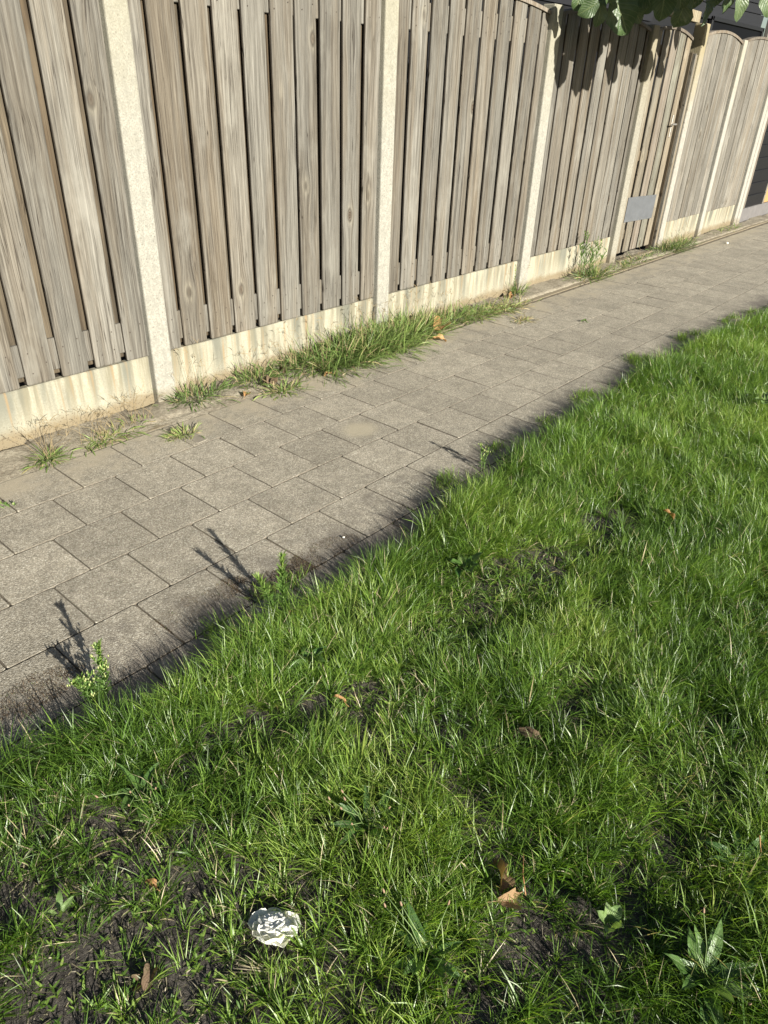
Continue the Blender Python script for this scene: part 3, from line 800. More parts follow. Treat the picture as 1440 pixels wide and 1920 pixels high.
# seedheads/short growth creeping over the tile edge
cx = np.array([2.45, 2.50, 4.86, 4.80, 5.62, 5.7, 3.9, 4.0, 2.95, 3.45, 6.4, 1.30, 1.42, 1.05, 4.95, 5.85, 6.9, 6.6, 3.98, 4.9])
cy = np.array([1.70, 1.73, 1.84, 1.80, 1.79, 1.82, 1.76, 1.74, 1.75, 1.74, 1.74, 1.66, 1.64, 1.63, 1.79, 1.78, 1.67, 1.72, 1.78, 1.87])
r = np.random.default_rng(55)
k = 70
x = np.repeat(cx, k) + r.normal(0, .035, len(cx) * k); y = np.repeat(cy, k) + r.normal(0, .02, len(cx) * k)
n = len(x)
parts.append(ribbons(np.stack([x, y, np.zeros(n)], 1), r.uniform(0, 2 * PI, n), r.uniform(.025, .075, n), r.uniform(.002, .0035, n), r.uniform(.1, .9, n), r.uniform(.1, .9, n), 3, 0.0, np.clip(r.normal(.6, .16, n), 0, 1)))
V, F, T = merge(parts)
gr = link('grass', np_mesh('grass', V, F, T), M['grass'])
tag(gr, 'green lawn grass growing up to the paving edge', 'grass', kind='stuff')

# straw litter, seedlings, dry moss
r = np.random.default_rng(77)
n = 170000
x = r.uniform(-.3, 7.5, n); y = r.uniform(-.7, 1.7, n)
ok = (y < edge(x)) & (y > (x - 1.15) * .29 - .75) & (r.random(n) < .06 + .9 * bare(x, y, 1.6))
x, y = x[ok], y[ok]; n = len(x)
V, F, T = ribbons(np.stack([x, y, lawn_z(x, y) + r.uniform(.001, .008, n)], 1), r.uniform(0, 2 * PI, n), r.gamma(2, .0045, n) + .002, r.uniform(.0008, .0030, n), r.uniform(1.25, 1.6, n), r.uniform(-.2, .5, n), 2, r.uniform(-1, 1, n), r.random(n))
tag(link('straw_litter', np_mesh('straw_litter', V, F, T), M['straw']), 'short dry straw bits lying on the bare soil of the lawn', 'litter', kind='stuff')
n = 20000
x = r.uniform(-.3, 3.2, n); y = r.uniform(-.7, 1.6, n)
ok = (y < edge(x) - .05) & (r.random(n) < .03 + .55 * bare(x, y))
x, y = x[ok], y[ok]
k = 4
xs = np.repeat(x, k); ys = np.repeat(y, k); n = len(xs)
V, F, T = ribbons(np.stack([xs, ys, lawn_z(xs, ys) + .004], 1), np.tile(np.arange(k) * PI / 2, len(x)) + r.normal(0, .5, n), r.uniform(.006, .022, n), r.uniform(.003, .0065, n), r.uniform(.7, 1.4, n), r.uniform(0, .6, n), 3, 0.0, r.random(n))
tag(link('seedlings', np_mesh('seedlings', V, F, T), M['seedling']), 'tiny bright green seedlings sprouting on the bare soil', 'seedlings', kind='stuff')
parts = []
for cx, cy, rx, ry, nn, hh in ((1.10, 1.79, .22, .070, 19000, .016), (1.62, 1.705, .22, .075, 16000, .014), (.50, 1.80, .17, .075, 9000, .022), (1.33, 1.72, .14, .07, 5200, .018), (.78, 1.69, .2, .05, 2400, .014), (2.15, 1.68, .25, .05, 1800, .013), (2.43, 1.73, .06, .03, 700, .018), (3.1, 1.75, .4, .04, 1500, .012), (4.1, 1.78, .3, .04, 1200, .016), (5.3, 1.80, .5, .03, 1200, .014), (.3, 1.76, .2, .07, 2600, .02)):
    a = r.uniform(0, 2 * PI, nn); q = np.sqrt(r.random(nn))
    x = cx + rx * q * np.cos(a); y = cy + ry * q * np.sin(a) + (vnoise(cx + rx * q * np.cos(a), x * 0, 12, 21) - .5) * .05
    keep = vnoise(x, y, 22, 22) * .6 + vnoise(x, y, 60, 23) * .4 > .38
    x, y = x[keep], y[keep]; nn = len(x)
    parts.append(ribbons(np.stack([x, y, np.zeros(nn) - .002], 1), r.uniform(0, 2 * PI, nn), hh * r.uniform(.25, 1.1, nn) * .55, r.uniform(.0012, .003, nn), r.uniform(.6, 1.5, nn), r.uniform(0, 1.0, nn), 2, 0.0, r.random(nn) ** 1.3))
V, F, T = merge(parts)
tag(link('dry_moss', np_mesh('dry_moss', V, F, T), M['moss']), 'dark brown dried moss along the lawn edge of the paving', 'moss', kind='stuff')

# ------------------------------------------------------------------ verge weeds along the fence
def stalks(bm, x, y, z0, n, h, rr, spread, heads=True):
    for i in range(n):
        a = rr.uniform(0, 2 * PI)
        s = rr.uniform(.25, 1.0) * spread
        hh = h * rr.uniform(.6, 1.1)
        pts = [(x, y, z0)]
        for t in (.33, .66, 1.0):
            pts.append((x + math.cos(a) * s * t ** 1.4, y + math.sin(a) * s * .6 * t ** 1.4 - .0, z0 + hh * (t - .35 * t * t * s / spread)))
        tube(bm, pts, [.0011, .0010, .0008, .0006], 3, False)
        if heads:
            e = Vector(pts[-1])
            for q in range(rr.integers(2, 5)):
                b = a + rr.uniform(-1.2, 1.2)
                f = Vector((math.cos(b) * .7, math.sin(b) * .5, rr.uniform(-.1, .9))).normalized() * rr.uniform(.02, .05)
                tube(bm, [e, e + f * .5 + Vector((0, 0, .003)), e + f], [.0010, .0011, .0006], 3, False)
def clamp_front(V, ymax=3.488):
    over = V[:, 1] > ymax
    V[over, 1] = ymax - (V[over, 1] - ymax) * .25
    return V
def weed_tuft(x, y, n, L, sx, sy, label, seed, tint=.4, nst=6, sth=.22, dry=.12, lean=.75):
    lean += .2; tint -= .08; n = int(n * .85); L *= 1.32; sth *= 1.25; sx *= 1.1; sy *= 1.25; nst = int(nst * 1.5)
    rr = np.random.default_rng(seed)
    root = thing('grass_tuft', (x, y, 0), label, 'grass tuft', 'wild grass tufts along the fence foot')
    px = rr.normal(0, sx, n); py = rr.normal(0, sy, n)
    az = np.arctan2(py / max(sy, .01) + rr.normal(0, .8, n), px / max(sx, .01) + rr.normal(0, .8, n))
    tn = np.clip(rr.normal(tint, .14, n), 0, .78)
    tn = np.where(rr.random(n) < dry, rr.uniform(.82, 1, n), tn)
    z = .004 + rr.uniform(-.005, .004, n)
    V, F, T = ribbons(np.stack([px, py, z], 1), az, L * rr.uniform(.4, 1.15, n), rr.uniform(.0036, .0085, n), np.clip(rr.normal(lean, .42, n), .03, 1.4), rr.gamma(2, .4, n), 4, rr.normal(0, .9, n), tn)
    V[:, 1] += y; V = clamp_front(V); V[:, 1] -= y
    V[:, 2] = np.maximum(V[:, 2], -.004)
    tag(link('blades', np_mesh('blades', V, F, T), M['weedgrass'], root), kind='stuff')
    if nst:
        bm = bmesh.new()
        for i in range(nst):
            stalks(bm, rr.normal(0, sx * .6), rr.normal(0, sy * .5), 0.0, 1, sth, rr, .14)
        for v in bm.verts: v.co.y = min(v.co.y, 3.486 - y); v.co.z = max(v.co.z, .002)
        me = bm_mesh('seed_stalks', bm)
        a = me.attributes.new('tint', 'FLOAT', 'POINT'); a.data.foreach_set('value', np.full(len(me.vertices), .5, np.float32))
        tag(link('seed_stalks', me, M['stalk'], root), kind='stuff')
    return root
weed_tuft(1.275, 3.245, 170, .068, .035, .025, 'small splayed grass tuft on the kerb at the far left of the fence foot', 1, .42, 11, .16, .2, 1.05)
weed_tuft(1.60, 3.262, 200, .068, .075, .025, 'flat spreading grass tuft in front of the nearest base board', 2, .55, 11, .17, .25, 1.1)
weed_tuft(1.79, 3.315, 80, .06, .06, .02, 'thin grass wisps just left of the nearest post foot', 3, .55, 8, .18, .35, 1.0)
weed_tuft(1.89, 3.02, 150, .05, .035, .022, 'little yellowish grass tuft in a paving joint below the nearest post', 4, .68, 0, .1, .3, .8)
weed_tuft(2.27, 3.375, 420, .11, .09, .032, 'dark green leafy grass tuft at the right side of the nearest post', 5, .22, 7, .26, .1, .85)
weed_tuft(2.68, 3.36, 300, .12, .07, .04, 'grass tuft between the nearest post and the thick grass mass', 6, .38, 8, .24, .15, .7)
weed_tuft(2.71, 3.12, 200, .07, .06, .03, 'low grass tuft at the kerb beside curled dead leaves', 7, .5, 3, .12, .25, .9)
weed_tuft(3.02, 3.36, 300, .11, .10, .045, 'left end of the thick grass mass against the base board', 8, .35, 11, .28, .12, .75)
weed_tuft(3.28, 3.27, 1250, .15, .14, .085, 'widest dense grass clump spilling over the kerb', 9, .32, 10, .28, .1, .8)
weed_tuft(3.58, 3.30, 1250, .18, .12, .075, 'tall grass clump just left of the second concrete post', 10, .42, 12, .36, .08, .6)
weed_tuft(3.86, 3.28, 1250, .18, .12, .075, 'tall bright grass clump hiding the foot of the second concrete post', 11, .48, 9, .30, .08, .65)
weed_tuft(4.20, 3.33, 850, .17, .12, .06, 'tall grass clump just right of the second concrete post', 12, .46, 10, .30, .1, .6)
weed_tuft(4.62, 3.33, 700, .12, .16, .04, 'grass clump behind the large fallen orange leaf', 13, .40, 9, .24, .15, .75)
weed_tuft(5.02, 3.29, 560, .105, .16, .045, 'flattened grass clump right of the large fallen orange leaf', 14, .55, 6, .16, .25, 1.0)
weed_tuft(5.36, 3.23, 380, .09, .12, .04, 'low brownish grass clump left of the post shaded by leaves', 15, .62, 5, .14, .35, 1.05)
weed_tuft(5.14, 2.93, 130, .05, .05, .025, 'dry little grass tuft lying out on the paving tiles', 16, .78, 2, .08, .6, 1.1)
weed_tuft(5.83, 3.42, 110, .12, .03, .015, 'slim grass sprig at the foot of the post shaded by leaves', 17, .35, 3, .26, .1, .45)
weed_tuft(9.25, 3.33, 520, .16, .17, .045, 'dark grass clump at the foot of the tall gate post', 18, .22, 8, .2, .15, .85)
weed_tuft(9.75, 3.37, 160, .13, .12, .03, 'thin grass in front of the bright board right of the gate', 19, .5, 6, .2, .3, .85)
weed_tuft(8.25, 3.33, 330, .07, .26, .03, 'low grass strip between kerb and gate threshold', 20, .38, 3, .1, .25, .8)
weed_tuft(7.75, 3.30, 180, .08, .12, .025, 'low grass at the foot of the yellowish gate post', 21, .45, 3, .1, .3, .9)
weed_tuft(11.3, 3.36, 150, .10, .2, .03, 'sparse grass before the rust streaked far board', 22, .5, 4, .15, .35, .9)

# ------------------------------------------------------------------ leaves
def leaf_mesh(name, L, W, prof, nu=4, nv=8, droop=0.0, fold=0.2, wave=0.0, cup=0.0, jag=0.0, seed=0, curl=0.0, stalk=0.0):
    """leaf along +Y from origin, upper side +Z; UV u across, v along"""
    rr = np.random.default_rng(seed)
    bm = bmesh.new()
    uvl = bm.loops.layers.uv.new('UVMap')
    pts = {}
    ph = rr.uniform(0, 6.28, 4)
    y = z = 0.0
    th = 0.0
    for j in range(nv + 1):
        t = j / nv
        if j:
            th = droop * (t - .5 / nv) + curl * t * t
            y += L / nv * math.cos(th); z -= L / nv * math.sin(th)
        w = W / 2 * prof(t) * (1 + (rr.uniform(-jag, jag) if 0 < j < nv else 0))
        for i in range(-nu, nu + 1):
            s = i / nu
            zz = abs(s) * w * fold + s * s * w * cup + wave * W * abs(s) ** 1.5 * math.sin(t * 11 + ph[0] + (s > 0) * ph[1])
            pts[i, j] = (bm.verts.new((s * w * (1 - .12 * abs(fold)), y + zz * math.sin(th), z + zz * math.cos(th))), (.5 + .5 * s, t))
    for j in range(nv):
        for i in range(-nu, nu):
            q = [pts[i, j], pts[i + 1, j], pts[i + 1, j + 1], pts[i, j + 1]]
            f = bm.faces.new([a[0] for a in q])
            for lp, a in zip(f.loops, q): lp[uvl].uv = a[1]
    bmesh.ops.remove_doubles(bm, verts=bm.verts[:], dist=1e-5)
    if stalk:
        tube(bm, [(0, 0.01, 0), (0, -stalk * .5, -.002), (0, -stalk, .0)], [.0013, .0012, .0015], 5)
    return bm_mesh(name, bm, True)
p_plant = lambda t: max(0.06, math.sin(PI * min(1, t ** .85 * .98 + .02)) ** .9) if t < 1 else .0
p_lance = lambda t: (.16 + .84 * math.sin(PI * min(t * 1.02, 1)) ** 1.1) * (1 - t ** 6)
p_heart = lambda t: (min(1, .30 + 1.9 * t) if t < .42 else 1) * (1 - t ** 2.6) ** .75 * (1.0 if t < .9 else 1.0 - (t - .9) * 4)
p_dand = lambda t: (.12 + .88 * t ** .8) * (1 - t ** 5) * (1 + .22 * math.sin(t * 26))

def rosette(name, x, y, label, cat, n, L, W, prof, mat, seed, lean=(.5, 1.2), up=0.0, flowers=0, paleat=(), jag=0.0):
    rr = np.random.default_rng(seed)
    z0 = float(lawn_z(np.array([x]), np.array([y]))[0])
    root = thing(name, (x, y, z0), label, cat)
    for i in range(n):
        a = i * 2.399 + rr.uniform(-.3, .3)
        l = L * rr.uniform(.6, 1.12)
        me = leaf_mesh('leaf', l, W * rr.uniform(.8, 1.15), prof, 3, 9, rr.uniform(.2, 1.2), rr.uniform(.1, .5), .07, 0, jag + .05, seed * 50 + i)
        o = link('leaf', me, M['broad_pale'] if i in paleat else mat, root)
        el = PI / 2 - rr.uniform(*lean)
        o.matrix_local = Matrix.Translation((math.cos(a) * .006, math.sin(a) * .006, .012 + up)) @ Matrix.Rotation(a - PI / 2, 4, 'Z') @ Matrix.Rotation(el, 4, 'X') @ Matrix.Rotation(rr.normal(0, .25), 4, 'Y')
    for i in range(flowers):
        a = rr.uniform(0, 6.28); s = rr.uniform(.04, .12); hh = rr.uniform(.09, .17)
        bm = bmesh.new()
        tube(bm, [(0, 0, 0), (math.cos(a) * s * .4, math.sin(a) * s * .4, hh * .6), (math.cos(a) * s, math.sin(a) * s, hh)], [.0013, .0011, .0009], 5)
        st = link('flower_stalk', bm_mesh('flower_stalk', bm, True), M['stem'], root)
        bm = bmesh.new()
        e = Vector((math.cos(a) * s, math.sin(a) * s, hh)); d = Vector((math.cos(a) * .4, math.sin(a) * .4, 1)).normalized()
        tube(bm, [e, e + d * .002, e + d * .008, e + d * .013], [.001, .0024, .0023, .0008], 7)
        link('seed_head', bm_mesh('seed_head', bm, True), M['seedhead'], st)
    return root
rosette('plantain_plant', .701, .421, 'broad plantain rosette with upright leaves right of the white blossom', 'weed plant', 11, .115, .025, p_plant, M['broad'], 61, (.45, 1.25), 0, 5)
rosette('plantain_plant', .845, .726, 'small plantain rosette above the white blossom with thin seed stalks', 'weed plant', 9, .115, .026, p_plant, M['broad'], 62, (.4, 1.2), 0, 8)
rosette('plantain_plant', 1.056, -.04, 'large leafy plantain rosette in the lower right corner', 'weed plant', 13, .115, .030, p_plant, M['broad'], 63, (.5, 1.25), .0, 2, (2, 7))
rosette('plantain_plant', .515, 1.232, 'low plantain rosette half buried in grass at the left', 'weed plant', 8, .10, .034, p_plant, M['broad'], 64, (.7, 1.3), 0, 4)
rosette('plantain_plant', 1.151, 1.264, 'small dull plantain rosette below the two stemmed weed', 'weed plant', 6, .075, .032, p_plant, M['broad'], 65, (.5, 1.1), .015, 0, (1,))
rosette('dandelion_plant', 1.904, 1.191, 'rosette with one big pale leaf beside the straw coloured bare patch', 'weed plant', 8, .085, .042, p_plant, M['broad'], 66, (.5, 1.2), .02, 0, (0, 3))
rosette('dandelion_plant', 1.523, .993, 'bright yellow green seedling tuft in the middle of the lawn', 'weed plant', 11, .05, .013, p_dand, M['broad_pale'], 67, (.3, 1.1), .01, 0, range(11), .1)
rosette('clover_plant', 4.443, .846, 'pale leafed little plant in the dense grass near the right edge', 'weed plant', 6, .10, .07, p_plant, M['broad_pale'], 68, (.5, 1.1), .07, 0, range(6))
rosette('dandelion_plant', .22, 1.08, 'small bright two leafed seedling on bare soil at the left edge', 'weed plant', 4, .045, .014, p_plant, M['broad_pale'], 69, (.2, .9), .01, 0, range(4))
rosette('dandelion_plant', 1.02, .16, 'round leafed little plant beside the dry brown leaf', 'weed plant', 5, .05, .03, p_plant, M['broad_pale'], 70, (.4, 1.0), .02, 0, ())
rosette('plantain_plant', 1.38, -.02, 'shaded plantain leaves beside the reddish stick at the right edge', 'weed plant', 7, .11, .03, p_plant, M['broad'], 71, (.5, 1.2), 0, 1)

# two stemmed fleabane and yellow budded weed
def stem_plant(name, x, y, stems, label, seed, mat, leafL, leafW, per, buds=0, cat='weed plant', branch=0.0, bare_to=.12, zz=0.0):
    rr = np.random.default_rng(seed)
    root = thing(name, (x, y, zz), label, cat)
    for (dx, dy, lx, ly, hh) in stems:
        b = Vector((dx, dy, 0)); e = Vector((dx + lx, dy + ly, hh))
        c = (b + e) / 2 + Vector((lx * -.2, ly * -.2, hh * .06))
        path = lambda t: b * (1 - t) ** 2 + c * 2 * t * (1 - t) + e * t * t
        bm = bmesh.new()
        tube(bm, [path(t) for t in np.linspace(0, 1, 7)], [.0026 - .0016 * t for t in np.linspace(0, 1, 7)], 6)
        st = link('stem', bm_mesh('stem', bm, True), M['stem'], root)
        n = int(per * hh / .2)
        t = np.linspace(bare_to, 1.0, n) + rr.normal(0, .01, n)
        P = np.array([path(min(max(q, 0), 1)) for q in t])
        az = np.arange(n) * 2.399 + rr.normal(0, .3, n)
        Ls = leafL * (1.0 - .35 * t) * rr.uniform(.7, 1.15, n)
        parts = [ribbons(P, az, Ls, leafW * rr.uniform(.8, 1.2, n), 1.0 - .65 * t + rr.normal(0, .2, n), rr.uniform(.1, .7, n), 4, 0.0, np.clip(.25 + .6 * t + rr.normal(0, .12, n), 0, 1))]
        if branch:
            for q in range(int(10 * hh / .2)):
                tb = rr.uniform(.2, .95); o = np.array(path(tb)); a = rr.uniform(0, 6.28); bl = branch * rr.uniform(.5, 1.1) * (1.1 - .6 * tb)
                bm = bmesh.new()
                d = np.array([math.cos(a) * .75, math.sin(a) * .75, .8])
                tube(bm, [o, o + d * bl * .5, o + d * bl], [.0012, .001, .0007], 4)
                link('twig', bm_mesh('twig', bm, True), M['stem'], st)
                nn = 13
                tt = np.linspace(.2, 1, nn)
                parts.append(ribbons(o + d * bl * tt[:, None], np.arange(nn) * 2.4 + a, leafL * .7 * rr.uniform(.6, 1.1, nn), np.full(nn, leafW * .9), rr.uniform(.3, 1.0, nn), rr.uniform(.1, .6, nn), 3, 0.0, np.clip(rr.normal(.55, .2, nn), 0, 1)))
                if buds:
                    bm = bmesh.new()
                    for w in range(buds):
                        ee = Vector(o + d * bl) + Vector(rr.normal(0, .006, 3)); tube(bm, [ee, ee + Vector((0, 0, .004)), ee + Vector((0, 0, .009))], [.0014, .0024, .0016], 6)
                    me = bm_mesh('flower_bud', bm, True)
                    at = me.attributes.new('tint', 'FLOAT', 'POINT'); at.data.foreach_set('value', rr.random(len(me.vertices)).astype(np.float32))
                    tag(link('flower_bud', me, M['bud'], st), kind='stuff')
        V, F, T = merge(parts)
        tag(link('small_leaves', np_mesh('small_leaves', V, F, T), mat, st), kind='stuff')
    return root
stem_plant('fleabane_weed', 1.275, 1.525, [(.0, .0, .03, .03, .225), (-.03, .0, -.05, .035, .185)], 'upright two stemmed weed with narrow light green leaves at the paving edge', 81, M['herb'], .050, .0060, 150)
stem_plant('groundsel_weed', .635, 1.605, [(.0, .0, .03, .04, .19), (-.03, .0, -.045, .02, .12), (-.012, .0, -.03, .05, .10)], 'bushy weed with pale yellow buds at the lawn edge on the left', 82, M['herb'], .032, .0056, 150, 3, branch=.05)
stem_plant('groundsel_weed', 2.69, 1.655, [(.0, .0, .02, .03, .13), (.02, .0, .03, .0, .11)], 'short yellowish weed at the lawn edge opposite the sand stained tile', 83, M['herb'], .022, .005, 60, 2, branch=.03)
stem_plant('airy_weed', 7.0, 3.37, [(0, 0, -.03, .02, .44), (-.08, -.02, -.10, .02, .34), (.10, .0, .10, .0, .36), (.2, .02, .18, .02, .30), (.02, -.04, -.02, -.03, .26), (.30, .0, .2, .02, .20)], 'tall airy green weed in front of the base board left of the gate', 84, M['herb'], .030, .0065, 22, 0, branch=.09, bare_to=.03)
weed_tuft(7.06, 3.30, 420, .14, .13, .04, 'grass and low leaves around the foot of the tall airy weed', 23, .30, 3, .15, .2, .7)
stem_plant('dark_weed', .945, 2.93, [(0, 0, -.05, -.02, .05), (.02, 0, -.02, -.05, .035), (-.02, .01, -.07, .03, .04)], 'small dark green weed sprig on the paving at the left edge', 85, M['herb'], .018, .005, 90)
stem_plant('dark_weed', 5.79, 3.44, [(0, 0, -.02, 0, .26)], 'single thin weed shoot against the board left of the leaf shaded post', 86, M['herb'], .03, .008, 20)

# ------------------------------------------------------------------ fallen leaves, stick, blossom
def fallen(name, x, y, z, L, W, rot, label, mat, seed, curl=1.0, fold=.5, cat='fallen leaf', group='dead leaves lying about', prof=None, jag=.12, droop=.3, parts=1, sc=None):
    root = thing(name, (x, y, z), label, cat, group)
    for i in range(parts):
        me = leaf_mesh('leaf_blade', L, W, prof or p_heart, 4, 10, droop, fold, .13, .2, jag, seed + i, curl, L * .35 if i == 0 else 0)
        o = link('leaf_blade', me, mat, root)
        o.rotation_euler = (rot[0] + .5 * i, rot[1] + .4 * i, rot[2] + 1.3 * i)
        o.location = (.02 * i, .012 * i, .004 * i)
    return root
fallen('fallen_leaf', 4.30, 3.20, .035, .26, .15, (.15, .35, -1.25), 'large curled orange brown leaf on the grass clumps at the kerb', M['dryleaf'], 201, .6, .45)
fallen('fallen_leaf', 4.15, 3.10, .02, .11, .06, (.2, .2, -2.4), 'small orange leaf just below the large curled orange one', M['dryleaf'], 202, .8, .6)
fallen('fallen_leaf', 2.455, 3.19, .014, .085, .05, (.1, .2, -.9), 'small orange leaf on the kerb right of the nearest post', M['dryleaf'], 203, .6, .5)
fallen('fallen_leaf', 2.70, 3.205, .02, .10, .06, (.3, -.3, .6), 'pair of curled dark brown leaves on the sandy kerb', M['dryleaf_dark'], 204, 1.6, .8, parts=2)
fallen('fallen_leaf', 2.85, 3.29, .03, .10, .06, (.5, .3, -.5), 'upright curled dull brown leaf against the thick grass mass', M['dryleaf_dark'], 205, 1.5, .8)
fallen('fallen_leaf', 3.10, 3.11, .014, .06, .035, (.1, .1, 1.0), 'tiny russet leaf caught in the grass at the kerb', M['dryleaf'], 206, 1.0, .5)
fallen('fallen_leaf', 5.60, 3.36, .02, .16, .07, (.2, .2, -1.3), 'small russet leaf in the sandy strip left of the leaf shaded post', M['dryleaf'], 207, .7, .5)
fallen('fallen_leaf', .90, .375, .045, .085, .045, (-.15, .5, -2.3), 'crinkled dull brown leaf lying in the lawn right of the white blossom', M['dryleaf_mid'], 208, 1.5, .9, jag=.3, parts=2)
fallen('fallen_leaf', 1.36, .605, .05, .075, .035, (.5, .5, -2.9), 'faded grey brown leaf standing in the grass at mid lawn', M['dryleaf_dark'], 209, 1.2, .7)
fallen('fallen_leaf', .28, .825, .02, .05, .034, (.1, -.4, .9), 'crumpled dark brown leaf on bare soil in the lower left', M['dryleaf_dark'], 210, 1.8, .8, parts=2)
fallen('fallen_leaf', 1.245, 1.465, .045, .05, .028, (.1, .2, -1.2), 'small pinkish brown leaf at the foot of the two stemmed weed', M['dryleaf'], 211, .6, .4)
fallen('fallen_leaf', 2.80, .735, .07, .06, .04, (.8, .3, .2), 'small pinkish leaf perched in the dense bright grass', M['dryleaf'], 212, .5, .4)
fallen('fallen_leaf', 5.487, 2.537, .008, .05, .04, (.4, .3, .4), 'tiny yellow leaf lying out on the paving tiles', M['bud'] if False else M['broad_pale'], 213, 1.0, .5)
fallen('fallen_leaf', .40, .98, .03, .035, .02, (.5, .2, .3), 'tiny yellow brown leaf in the left lawn', M['dryleaf'], 214, 1.0, .5)
fallen('fallen_leaf', 1.10, 1.05, .04, .05, .02, (.9, .2, .8), 'thin rusty leaf sliver near the middle bare spot', M['dryleaf'], 215, .6, .5)
bm = bmesh.new()
tube(bm, [(0, 0, 0), (.015, .01, .035), (.022, .02, .075), (.020, .035, .12)], [.0022, .002, .0018, .0012], 6)
o = link('twig', bm_mesh('twig', bm, True), M['dryleaf']); o.location = (1.40, -.055, .0); tag(o, 'reddish bent twig sticking up in the grass at the right edge', 'twig')
bm = bmesh.new()
tube(bm, [(0, 0, 0), (.035, .03, .006), (.075, .055, .018)], [.0016, .0015, .001], 6)
o = link('twig', bm_mesh('twig', bm, True), M['dryleaf']); o.location = (.955, .335, .045); tag(o, 'straight brown stalk beside the crinkled tan leaf', 'twig')
rr = np.random.default_rng(5)
n = 16
V, F, T = ribbons(np.stack([rr.normal(0, .004, n), rr.normal(0, .012, n), rr.uniform(0, .006, n)], 1), rr.normal(2.2, .25, n), rr.uniform(.05, .10, n), np.full(n, .0022), rr.uniform(.9, 1.3, n), rr.uniform(0, .3, n), 3, 0.0, rr.random(n))
o = link('straw_wisp', np_mesh('straw_wisp', V, F, T), M['straw']); o.location = (.455, .655, .02); tag(o, 'tan wisp of dead grass left of the white blossom', 'dead grass')
bm = bmesh.new(); tube(bm, [(0, 0, 0), (.05, .012, .003), (.11, .01, .003)], [.0016, .0018, .0012], 5)
o = link('straw_stalk', bm_mesh('straw_stalk', bm, True), mat=mat_plain('pale_straw', (.45, .38, .24), .6)); o.location = (3.15, 3.06, .006); tag(o, 'pale straw stalk lying on the tile below the dense grass clump', 'dead grass')
for i, (x, y, lab) in enumerate(((1.78, 1.72, 'white pebble on the dark moss at the lawn edge'), (10.2, 3.0, 'white pebble far along the paving near the fence'))):
    bm = bmesh.new(); bmesh.ops.create_icosphere(bm, subdivisions=2, radius=.005 + .012 * i)
    for v in bm.verts: v.co = Vector((v.co.x * 1.2, v.co.y, v.co.z * .7)) * random.uniform(.9, 1.1)
    o = link('pebble', bm_mesh('pebble', bm, True), M['petal']); o.location = (x, y, .008); tag(o, lab, 'pebble')

# white ruffled blossom
bl = thing('white_blossom', (.520, .706, .020), 'white ruffled rose-like blossom lying crumpled in the grass', 'blossom')
p_pet = lambda t: (.30 + .70 * math.sin(PI * min(1, .10 + t * .66))) * (1 - t ** 5) ** .6
k = 0
for i in range(8):
    a = i * 2 * PI / 8 + random.uniform(-.2, .2)
    me = leaf_mesh('petal', .034 * random.uniform(.85, 1.15), .052 * random.uniform(.95, 1.2), p_pet, 5, 13, -.1, .1, .07, .7, .03, 300 + i, random.uniform(.2, .9))
    o = link('petal', me, M['petal'], bl)
    o.matrix_local = Matrix.Translation((math.cos(a) * .022, math.sin(a) * .022, .002)) @ Matrix.Rotation(a - PI / 2, 4, 'Z') @ Matrix.Rotation(random.uniform(.35, .8), 4, 'X') @ Matrix.Rotation(random.gauss(0, .2), 4, 'Y')
NT_, NR_ = 96, 34
th_ = np.linspace(0, 2 * PI, NT_, endpoint=False)[None, :].repeat(NR_, 0); q_ = np.linspace(.02, 1, NR_)[:, None].repeat(NT_, 1)
wob = vnoise(np.cos(th_) * 1.3 + 3, np.sin(th_) * 1.3 + q_ * .5, 1.6, 41)
phs = q_ * 3.1 + th_ / (2 * PI) * 2 + (wob - .5) * 1.3
saw = phs - np.floor(phs)
ridge = np.where(saw < .78, saw / .78, (1 - saw) / .22)
R_ = .040 * q_ * (1 + .16 * (vnoise(np.cos(th_) * 2 + 9, np.sin(th_) * 2, 1.4, 42) - .5)) 
Zb = .034 * np.sqrt(np.clip(1 - (q_ * .97) ** 2.4, 0, 1)) + .0055 * ridge * np.clip(q_ * 3, .3, 1) * np.clip((1.02 - q_) * 5, .15, 1) + .004 * (vnoise(np.cos(th_) * q_ * 6 + 7, np.sin(th_) * q_ * 6, 1.5, 43) - .5)
V = np.stack([R_ * np.cos(th_) + .004 * ridge * np.cos(th_), R_ * np.sin(th_) + .004 * ridge * np.sin(th_), Zb], -1).reshape(-1, 3)
i_ = (np.arange(NR_ - 1)[:, None] * NT_ + np.arange(NT_)[None]).ravel(); j_ = (np.arange(NR_ - 1)[:, None] * NT_ + (np.arange(NT_)[None] + 1) % NT_).ravel()
link('folded_heart', np_mesh('folded_heart', V, [np.stack([i_, i_ + NT_, j_ + NT_, j_], 1), np.arange(NT_)[None, :]]), M['petal'], bl)
bl.rotation_euler = (-.10, .12, .4)
bl.scale = (.86, 1.08, 1.0)

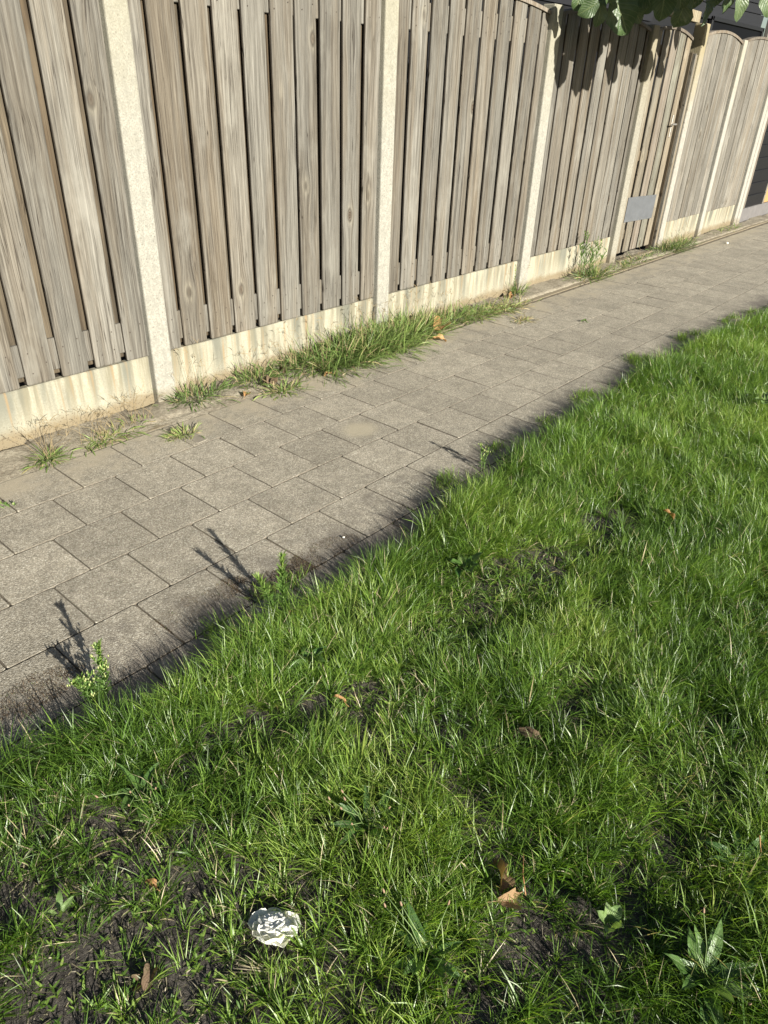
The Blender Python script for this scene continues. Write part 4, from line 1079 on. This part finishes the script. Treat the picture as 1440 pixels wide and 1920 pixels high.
# ------------------------------------------------------------------ tree with large hanging leaves
tr = thing('large_leaved_tree', (7.2, 4.7, 0), 'large heart shaped leaves of a tree hanging over the fence top at upper right', 'tree')
TO = Vector((7.2, 4.7, 0))
bm = bmesh.new(); tube(bm, [Vector((0, 0, -.1)), Vector((.02, -.05, 1.2)), Vector((-.05, -.1, 2.2)), Vector((-.05, -.2, 3.1))], [.075, .065, .055, .03], 10)
link('trunk', bm_mesh('trunk', bm, True), M['bark'], tr)
BR = [[(7.15, 4.55, 2.3), (6.9, 3.9, 2.62), (6.5, 3.2, 2.62), (6.0, 3.15, 2.42), (5.8, 3.2, 2.34)],
      [(7.15, 4.5, 2.5), (7.2, 3.7, 2.75), (7.1, 3.1, 2.62), (6.9, 2.85, 2.45), (6.4, 2.75, 2.38)],
      [(7.15, 4.5, 2.6), (7.7, 3.8, 2.85), (8.1, 3.1, 2.75), (8.5, 2.85, 2.62)],
      [(6.6, 3.6, 2.55), (6.2, 3.45, 2.40), (5.95, 3.38, 2.27)],
      [(7.1, 3.1, 2.62), (7.5, 2.95, 2.5), (7.9, 2.9, 2.5)]]
for b in BR:
    bm = bmesh.new(); tube(bm, [Vector(p) - TO for p in b], list(np.linspace(.022, .006, len(b))), 7)
    link('branch', bm_mesh('branch', bm, True), M['bark'], tr)
LV = [(5.91, 3.1, 2.2, 5.83, 3.2, 2.12, 0.13), (6.1, 3.15, 2.24, 6.07, 3.2, 2.18, 0.12), (6.14, 3.1, 2.26, 6.25, 2.98, 2.03, 0.26), (6.03, 3.14, 2.2, 6.03, 3.14, 2.06, 0.13), (6.72, 3.22, 2.25, 6.78, 3.14, 2.14, 0.14), (6.85, 3.12, 2.3, 6.82, 3.14, 2.2, 0.12), (6.25, 2.75, 2.29, 6.26, 2.74, 2.11, 0.19), (7.07, 2.92, 2.29, 7.05, 2.94, 2.12, 0.25), (7.53, 2.92, 2.34, 7.56, 2.9, 2.17, 0.18), (7.97, 2.92, 2.46, 7.99, 2.9, 2.29, 0.18), (8.36, 2.93, 2.48, 8.39, 2.9, 2.26, 0.15), (8.86, 2.89, 2.55, 8.94, 2.8, 2.33, 0.2), (5.86, 3.22, 2.27, 5.84, 3.24, 2.15, 0.15), (6.0, 3.25, 2.28, 5.98, 3.27, 2.17, 0.15), (6.32, 2.97, 2.35, 6.39, 2.9, 2.21, 0.21), (6.46, 2.74, 2.35, 6.5, 2.7, 2.2, 0.21), (6.97, 2.84, 2.41, 7, 2.8, 2.24, 0.22), (7.69, 2.95, 2.48, 7.74, 2.9, 2.32, 0.21), (6.62, 3.01, 2.39, 6.64, 3, 2.25, 0.22), (5.97, 3.04, 2.34, 5.97, 3.04, 2.2, 0.2)]
rr = np.random.default_rng(9)
for i in range(135):
    d = rr.uniform(.4, 1.7)
    x = rr.uniform(6.05, 8.3) - .22 * d; y = 3.495 - d
    z = 1.635 + .0828 * x + .0282 * y + .015 + .42 * rr.random() ** 1.5
    LV.append((x, y, z + rr.uniform(.14, .22), x + rr.normal(0, .05), y + rr.normal(-.02, .04), z, rr.uniform(.18, .28)))
for i, (ax, ay, az_, bx, by, bz, w) in enumerate(LV):
    a = Vector((ax, ay, az_)); b = Vector((bx, by, bz))
    d = b - a
    L = d.length
    me = leaf_mesh('leaf', L * 1.10, w * 1.08, p_heart, 5, 10, .15, .15, .045, .10, .03, 400 + i, .30, .05)
    o = link('leaf', me, M['treeleaf'], tr)
    yv = d.normalized()
    nrm = Vector((rr.normal(-.55, .28), -.85, rr.uniform(-.05, .4)))
    zv = (nrm - yv * nrm.dot(yv)).normalized()
    xv = yv.cross(zv)
    o.matrix_local = Matrix.Translation(a - TO) @ Matrix((xv, yv, zv)).transposed().to_4x4()

bm = bmesh.new()
pts = [(-.034, -.115), (-.028, -.13), (.03, -.126), (.037, -.10), (.033, .0), (.038, .08), (.028, .125), (-.02, .128), (-.036, .10), (-.031, .02)]
lo = [bm.verts.new((x, y, -.002)) for x, y in pts]; hi = [bm.verts.new((x * .93, y * .98, .0025)) for x, y in pts]
bm.faces.new(hi)
for i in range(len(pts)): bm.faces.new((lo[i], lo[(i + 1) % len(pts)], hi[(i + 1) % len(pts)], hi[i]))
o = link('mortar_patch', bm_mesh('mortar_patch', bm), mat_concrete('dried_mortar', (.42, .40, .35), (.28, .26, .22), .2, 90.0, alg=0.0)); o.location = (1.925, 3.012, .001)
tag(o, 'whitish dried mortar strip on a tile below the nearest post', 'mortar patch')
